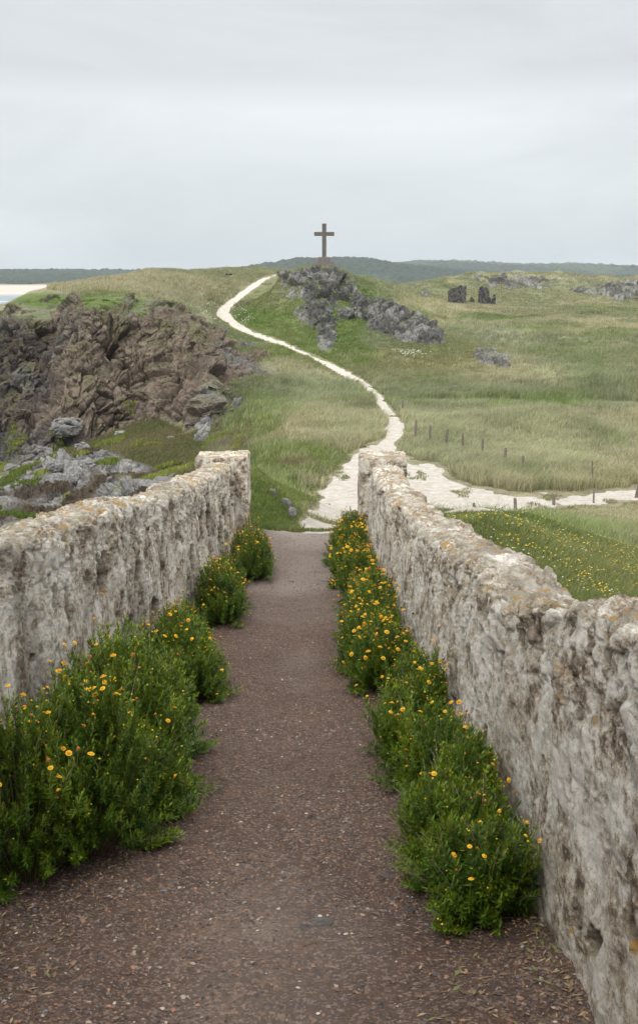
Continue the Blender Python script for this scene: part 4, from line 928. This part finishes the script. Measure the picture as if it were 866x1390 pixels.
def bush(label, lobes, nst, nfl, seed, hscale=1., tone=1., woody=.0, fsize=1., fbias=0, leafL=.034):
    """lobes: (x, y, rx, ry, h)"""
    r = np.random.default_rng(seed)
    L = np.array(lobes); area = L[:, 2]*L[:, 3]; k = r.choice(len(L), nst, p=area/area.sum())
    cxy = L[k, :2]; rad = np.sqrt(r.random(nst))*1.0; a = r.random(nst)*6.283
    rad = rad*(1+.12*np.sin(a*3+seed)+.08*np.sin(a*7)); ux, uy = np.cos(a)*rad, np.sin(a)*rad
    tx, ty = cxy[:, 0]+ux*L[k, 2], cxy[:, 1]+uy*L[k, 3]
    # dome
    hmax = np.zeros(nst)
    for lx, ly, rx, ry, h in lobes:
        d2 = ((tx-lx)/rx)**2+((ty-ly)/ry)**2; hmax = np.maximum(hmax, h*np.clip(1.03-d2, 0, 1)**.38)
    hmax = hmax*(1+.26*fbm(tx*4.5, ty*4.5, 0*tx, 3, seed+90))
    depth = 1-.8*r.random(nst)**1.6
    th = hmax*depth*(.86+.2*r.random(nst)+(r.random(nst) < .12)*.18*r.random(nst))*hscale+.05
    ex = (r.random(nst) < .15)*.10*r.random(nst); tx = tx+ux*ex; ty = ty+uy*ex
    gz = lambda X_, Y_: path_z(X_, Y_)
    # keep clear of walls
    tx = np.clip(tx, lin(ty)+.05, rin(ty)-.05)
    g = gz(tx, ty)
    bx, by = cxy[:, 0]*.72+tx*.28, cxy[:, 1]*.72+ty*.28
    bx = np.clip(bx, lin(by)+.06, rin(by)-.06); bz = gz(bx, by)
    nst0 = nst
    tip = np.stack([tx, ty, g+th], 1); rt = np.stack([bx, by, bz-.02], 1)
    ctrl = (tip+rt)/2; ctrl[:, :2] = rt[:, :2]*.45+tip[:, :2]*.55; ctrl[:, 2] = rt[:, 2]+(tip[:, 2]-rt[:, 2])*.58
    Bz = lambda t: (1-t)[..., None]**2*rt[:, None]+2*((1-t)*t)[..., None]*ctrl[:, None]+(t**2)[..., None]*tip[:, None]
    nl = 54
    slen = np.linalg.norm(tip-rt, axis=1)
    span = np.clip(.17/np.maximum(slen, .05), .2, 1.0)     # leafy part
    tpar = 1-span[:, None]*(r.random((nst, nl))**.85)
    Pp = Bz(tpar); dt = Bz(np.clip(tpar+.02, 0, 1.02))-Bz(tpar-.02); dt /= np.linalg.norm(dt, axis=-1, keepdims=True)+1e-9
    ra = r.normal(size=(nst, nl, 3)); side = np.cross(dt, ra); side /= np.linalg.norm(side, axis=-1, keepdims=True)+1e-9
    el = (.85+.75*r.random((nst, nl)))[..., None]
    tipy = sst(.75, 1.0, tpar)[..., None]; el = el*(1-.45*tipy)
    dr = dt*np.cos(el)+side*np.sin(el); dr[..., 2] += .05; dr /= np.linalg.norm(dr, axis=-1, keepdims=True)
    ll = (leafL*(.65+.6*r.random((nst, nl))))[..., None]*(1-.25*tipy)
    wv = np.cross(dr, side*0+np.array([.3, .2, 1.0])); wv /= np.linalg.norm(wv, axis=-1, keepdims=True)+1e-9
    wd = .0034*(.8+.5*r.random((nst, nl, 1)))*leafL/.034
    A = Pp; Bm = Pp+dr*ll*.6; C1 = Bm+wv*wd; C2 = Bm-wv*wd; E = Pp+dr*ll+np.array([0, 0, .1])*ll
    V = np.stack([A, C1, E, C2], 2).reshape(-1, 3)
    nq = nst*nl; Fq = np.arange(nq)[:, None]*4+np.arange(4)[None]
    stc = r.random((nst, 1, 1)); 
    cl_ = sst(-.25, .45, fbm(tx*5, ty*5, th*5, 3, seed+400))[:, None, None]
    c = np.array((.040, .110, .008))+np.array((.050, .070, .004))*stc+np.array((.07, .07, .004))*cl_+np.array((.13, .12, .004))*tipy*r.random((nst, 1, 1))
    yel = (r.random((nst, nl, 1)) < .012+.05*(stc > .93))*1.0; c = c*(1-yel)+np.array((.30, .26, .02))*yel
    c = c*tone*.84*(.7+.6*r.random((nst, nl, 1)))
    base = np.array([L[:, 0].mean(), L[:, 1].mean(), 0.]); base[2] = float(gz(base[0:1], base[1:2])[0])
    root = empty('samphire_bush', base); tag(root, label, 'bush', 'yellow-flowered bushes along the foot of the walls')
    o = mesh_np('foliage', V, Fq, M_leaf, np.repeat(c.reshape(-1, 3), 4, 0), True, root, None); inv(o, root)
    # stems
    ks = 6; tp = np.linspace(0, 1, ks)[None].repeat(nst, 0); Q = Bz(tp)
    w = (np.linspace(.0030, .0012, ks))[None, :, None]
    rr = np.array([(1, 0, 0), (-.5, .87, 0), (-.5, -.87, 0)])
    V = (Q[:, :, None]+rr[None, None]*w[..., None]).reshape(-1, 3)
    idx = np.arange(nst)[:, None, None, None]*ks*3+np.arange(ks-1)[None, :, None, None]*3
    q3 = np.array([(0, 1, 4, 3), (1, 2, 5, 4), (2, 0, 3, 5)])[None, None]
    Fq = (idx+q3).reshape(-1, 4)
    cs_ = np.repeat(np.where(r.random((nst, 1)) < .3+woody, np.array([[.22, .16, .11]]), np.array([[.10, .10, .035]])), ks*3, 0)
    SV, SF, SC = [V], [Fq], [cs_]
    # bare arching stems on the outside
    nw = int(nst*(.03+woody*.10)); kk = r.choice(nst, nw, replace=False)
    Vv = []; 
    for i in kk:
        s0 = rt[i]; out = np.array([tip[i, 0]-L[:, 0].mean(), tip[i, 1]-L[:, 1].mean(), 0]); out /= np.linalg.norm(out)+1e-6
        inw = -1 if base[0] > 0 else 1
        out[0] = out[0]*.6+inw*.5
        e = tip[i]+out*.05+np.array([0, 0, .02]); t = np.linspace(0, 1, 7)[:, None]; cpt = (s0+e)/2+np.array([0, 0, .06])+r.normal(size=3)*.03
        cur = (1-t)**2*s0+2*t*(1-t)*cpt+t*t*e; Vv.append(cur)
    if Vv:
        Q = np.array(Vv); w = np.linspace(.0028, .0012, 7)[None, :, None]; V = (Q[:, :, None]+rr[None, None]*w[..., None]).reshape(-1, 3)
        idx = np.arange(nw)[:, None, None, None]*21+np.arange(6)[None, :, None, None]*3; Fq = (idx+q3).reshape(-1, 4)
        SF.append(Fq+len(SV[0])); SV.append(V); SC.append(np.full((len(V), 3), (.27, .21, .16)))
    # flowers: taken from the outermost tips
    score = (tip[:, 2]-rt[:, 2])/np.maximum(hmax*hscale+.05, .01)+r.random(nst)*.25+fbias*(ty-L[:, 1].min())/(np.ptp(ty)+.01)
    score = np.where(hmax > .25*hmax.max(), score, score-1)
    pick = np.argsort(-score)[:nfl*4]; pick = r.choice(pick, min(nfl, len(pick)), replace=False)
    V = []; cl = []
    for i in pick:
        kind = 2 if r.random() < .22 else int(r.random() < .35)
        up = .03+.06*r.random(); jit = r.normal(size=2)*.015
        loc = tip[i]+np.array([jit[0], jit[1], up])
        f = bpy.data.objects.new('spent_flower' if kind == 2 else 'flower', FM[kind]); COL.objects.link(f); f.parent = root
        f.location = loc-base; s = fsize*1.05*(.7+.5*r.random()); f.scale = (s, s, s)
        f.rotation_euler = (.45+.35*r.normal(), .3*r.normal(), r.random()*6)
        V.append(np.stack([tip[i]-np.array([0, 0, .01]), loc-np.array([0, 0, .003])])); cl.append(1)
    nb_ = nfl*3; pb = np.argsort(-score)[:nfl*9]; pb = r.choice(pb, min(nb_, len(pb)), replace=False)
    oc = np.array([(1, 0, 0), (0, 1, 0), (-1, 0, 0), (0, -1, 0), (0, 0, .8), (0, 0, -.8)]); of = np.array([(0, 1, 4), (1, 2, 4), (2, 3, 4), (3, 0, 4), (1, 0, 5), (2, 1, 5), (3, 2, 5), (0, 3, 5)])
    bs = (.0030+.0038*r.random(len(pb)))*(.6+.5*fsize); bp = tip[pb]+np.stack([r.normal(size=len(pb))*.012, r.normal(size=len(pb))*.012, .004+.03*r.random(len(pb))], 1)
    BV = (oc[None]*bs[:, None, None]+bp[:, None]).reshape(-1, 3); bc = np.array([(.72, .42, .02), (.62, .50, .05), (.40, .42, .06), (.45, .20, .03)])[r.integers(0, 4, len(pb))]
    ob = mesh_np('flower_buds', BV, (of[None]+np.arange(len(pb))[:, None, None]*6).reshape(-1, 3), M_flower, np.repeat(bc, 6, 0), True, root); inv(ob, root); ob['kind'] = 'stuff'
    Q = np.array(V); w = np.full((1, 2, 1), .0014); VV = (Q[:, :, None]+rr[None, None]*w[..., None]).reshape(-1, 3)
    idx = np.arange(len(Q))[:, None, None]*6; SF.append((idx+q3[0]).reshape(-1, 4)+sum(len(q) for q in SV)); SV.append(VV); SC.append(np.full((len(VV), 3), (.12, .16, .04)))
    o = mesh_np('stems', np.vstack(SV), np.vstack(SF), M_stem, np.vstack(SC), True, root); inv(o, root)
    return root
bush('largest bush, filling the lower left corner against the left wall', [(-1.02, 4.5, .34, .50, .72), (-1.0, 5.2, .36, .55, .76), (-1.02, 5.9, .36, .5, .68), (-1.18, 4.15, .24, .4, .66), (-.88, 4.9, .27, .5, .5)], 3600, 99, 1, fsize=.95, fbias=-.35)
bush('second bush along the left wall, just behind the largest one', [(-1.04, 7.9, .28, .55, .52), (-.92, 7.6, .27, .4, .42), (-1.08, 8.5, .24, .4, .52)], 1300, 55, 2)
bush('third bush along the left wall from the near end', [(-1.06, 11.3, .28, .7, .56), (-.95, 10.8, .24, .5, .45), (-1.04, 12.1, .24, .6, .52)], 1000, 70, 3, fsize=1.1)
bush('farthest bush on the left, beside the end pillar', [(-.95, 15.0, .30, .9, .58), (-.85, 14.2, .30, .6, .50)], 850, 66, 4, fsize=1.2)
bush('farthest bush on the right, densely flowered beside the end pillar', [(.50, 16.9, .30, 1.0, .58), (.42, 15.4, .34, 1.1, .54)], 1100, 99, 5, fsize=1.5)
bush('thickly flowered bush on the right, second from the end pillar', [(.43, 13.8, .34, .9, .52), (.48, 12.6, .28, .8, .50)], 1100, 95, 15, fsize=1.4)
bush('bush in the middle of the right wall with many orange flowers, farther of two alike', [(.52, 10.8, .28, .8, .52), (.46, 9.8, .30, .7, .52)], 1100, 98, 6, fsize=1.3)
bush('bush in the middle of the right wall, jutting farthest into the path', [(.44, 8.7, .31, .6, .50), (.47, 7.9, .28, .6, .46)], 1200, 90, 16, fsize=1.15)
bush('second nearest bush on the right, greener with scattered orange flowers', [(.60, 6.4, .22, .6, .48), (.52, 5.8, .25, .5, .44), (.58, 5.2, .23, .5, .42)], 1700, 60, 7, fsize=.85)
bush('nearest bush on the right, straggly with long bare stems', [(.66, 4.55, .20, .42, .42), (.56, 4.2, .26, .40, .36), (.60, 3.75, .25, .33, .33)], 1700, 26, 8, fsize=.72, woody=.5)

# ------------------------------------------------------------------ haze
hm = bpy.data.materials.new('sea_haze'); hm.use_nodes = True; nt = hm.node_tree; nt.nodes.remove(nt.nodes['Principled BSDF'])
pv = N(nt, 'ShaderNodeVolumePrincipled'); pv.inputs['Color'].default_value = (.86, .92, .97, 1); pv.inputs['Density'].default_value = .00011; pv.inputs['Anisotropy'].default_value = .0
nt.links.new(pv.outputs[0], nt.nodes['Material Output'].inputs['Volume'])
v, f = box_np(17000, 10400, 150, z0=-27); v[:, 1] += 4600; v[:, 0] -= 500
tag(mesh_np('haze', v, f, hm, smooth=False), 'thin pale sea haze over the whole landscape', 'haze', kind='stuff')

# ------------------------------------------------------------------ world
w = bpy.data.worlds.new('World'); sc.world = w; w.use_nodes = True; nt = w.node_tree
bg = nt.nodes['Background']; bg.inputs[1].default_value = .1
sky = N(nt, 'ShaderNodeTexSky', sky_type='NISHITA', sun_disc=False, sun_elevation=R(52), sun_rotation=R(200), air_density=1, dust_density=3)
tc = N(nt, 'ShaderNodeTexCoord').outputs['Generated']
sx = N(nt, 'ShaderNodeSeparateXYZ'); nt.links.new(tc, sx.inputs[0])
n1 = noise(nt, 2.4, 6, .55, tc, (1.3, 1.3, 4.2), .5); n2 = noise(nt, 1.0, 3, .5, tc, (1, 1, 14))
zz_ = N(nt, 'ShaderNodeMath', operation='MULTIPLY_ADD', ins={1: .05}); nt.links.new(n1, zz_.inputs[0]); zo = N(nt, 'ShaderNodeMath', operation='SUBTRACT', ins={1: .025}); nt.links.new(sx.outputs[2], zo.inputs[0]); nt.links.new(zo.outputs[0], zz_.inputs[2])
base = ramp(nt, zz_.outputs[0], [(0, (.66, .74, .765)), (.07, (.79, .84, .855)), (.15, (.84, .875, .895)), (.175, (.73, .76, .79)), (.235, (.77, .80, .825)), (.4, (.9, .92, .95)), (1.0, (1, 1, 1))])
mul = ramp(nt, n1, [(.3, .90), (.7, 1.07)]); c = mix(nt, 1, base, mul, 'MULTIPLY')
# brighter overcast overhead
mr = N(nt, 'ShaderNodeMapRange', ins={1: .25, 2: .8, 3: 10.4, 4: 25.0}); nt.links.new(sx.outputs[2], mr.inputs[0])
vm = N(nt, 'ShaderNodeVectorMath', operation='SCALE'); nt.links.new(c, vm.inputs[0]); nt.links.new(mr.outputs[0], vm.inputs[3])
out = mix(nt, .93, sky.outputs[0], vm.outputs[0]); nt.links.new(out, bg.inputs[0])
sun = bpy.data.lights.new('sun', 'SUN'); sun.energy = 1.2; sun.angle = R(14); sun.color = (1, .97, .93)
so = bpy.data.objects.new('sun', sun); COL.objects.link(so)
az, elv = R(200), R(52)   # from behind the camera, a little to the left
from mathutils import Vector
d = Vector((math.sin(az)*math.cos(elv), math.cos(az)*math.cos(elv), math.sin(elv))); so.rotation_euler = d.to_track_quat('Z', 'Y').to_euler()

# ------------------------------------------------------------------ camera
cam = bpy.data.cameras.new('camera'); co = bpy.data.objects.new('camera', cam); COL.objects.link(co); sc.camera = co
cam.sensor_fit = 'VERTICAL'; cam.sensor_height = 24; cam.lens = F/1390*24; cam.shift_y = -45/1390; cam.clip_start = .05; cam.clip_end = 30000
co.location = (0, 0, 0); co.rotation_euler = (R(90)-PITCH, 0, 0)
vs = sc.view_settings; vs.view_transform = 'Standard'; vs.look = 'None'; vs.gamma = 1; vs.exposure = 0; vs.use_curve_mapping = False
sc.cycles.volume_bounces = 0; sc.cycles.max_bounces = 6; sc.cycles.diffuse_bounces = 3; sc.cycles.use_denoising = True
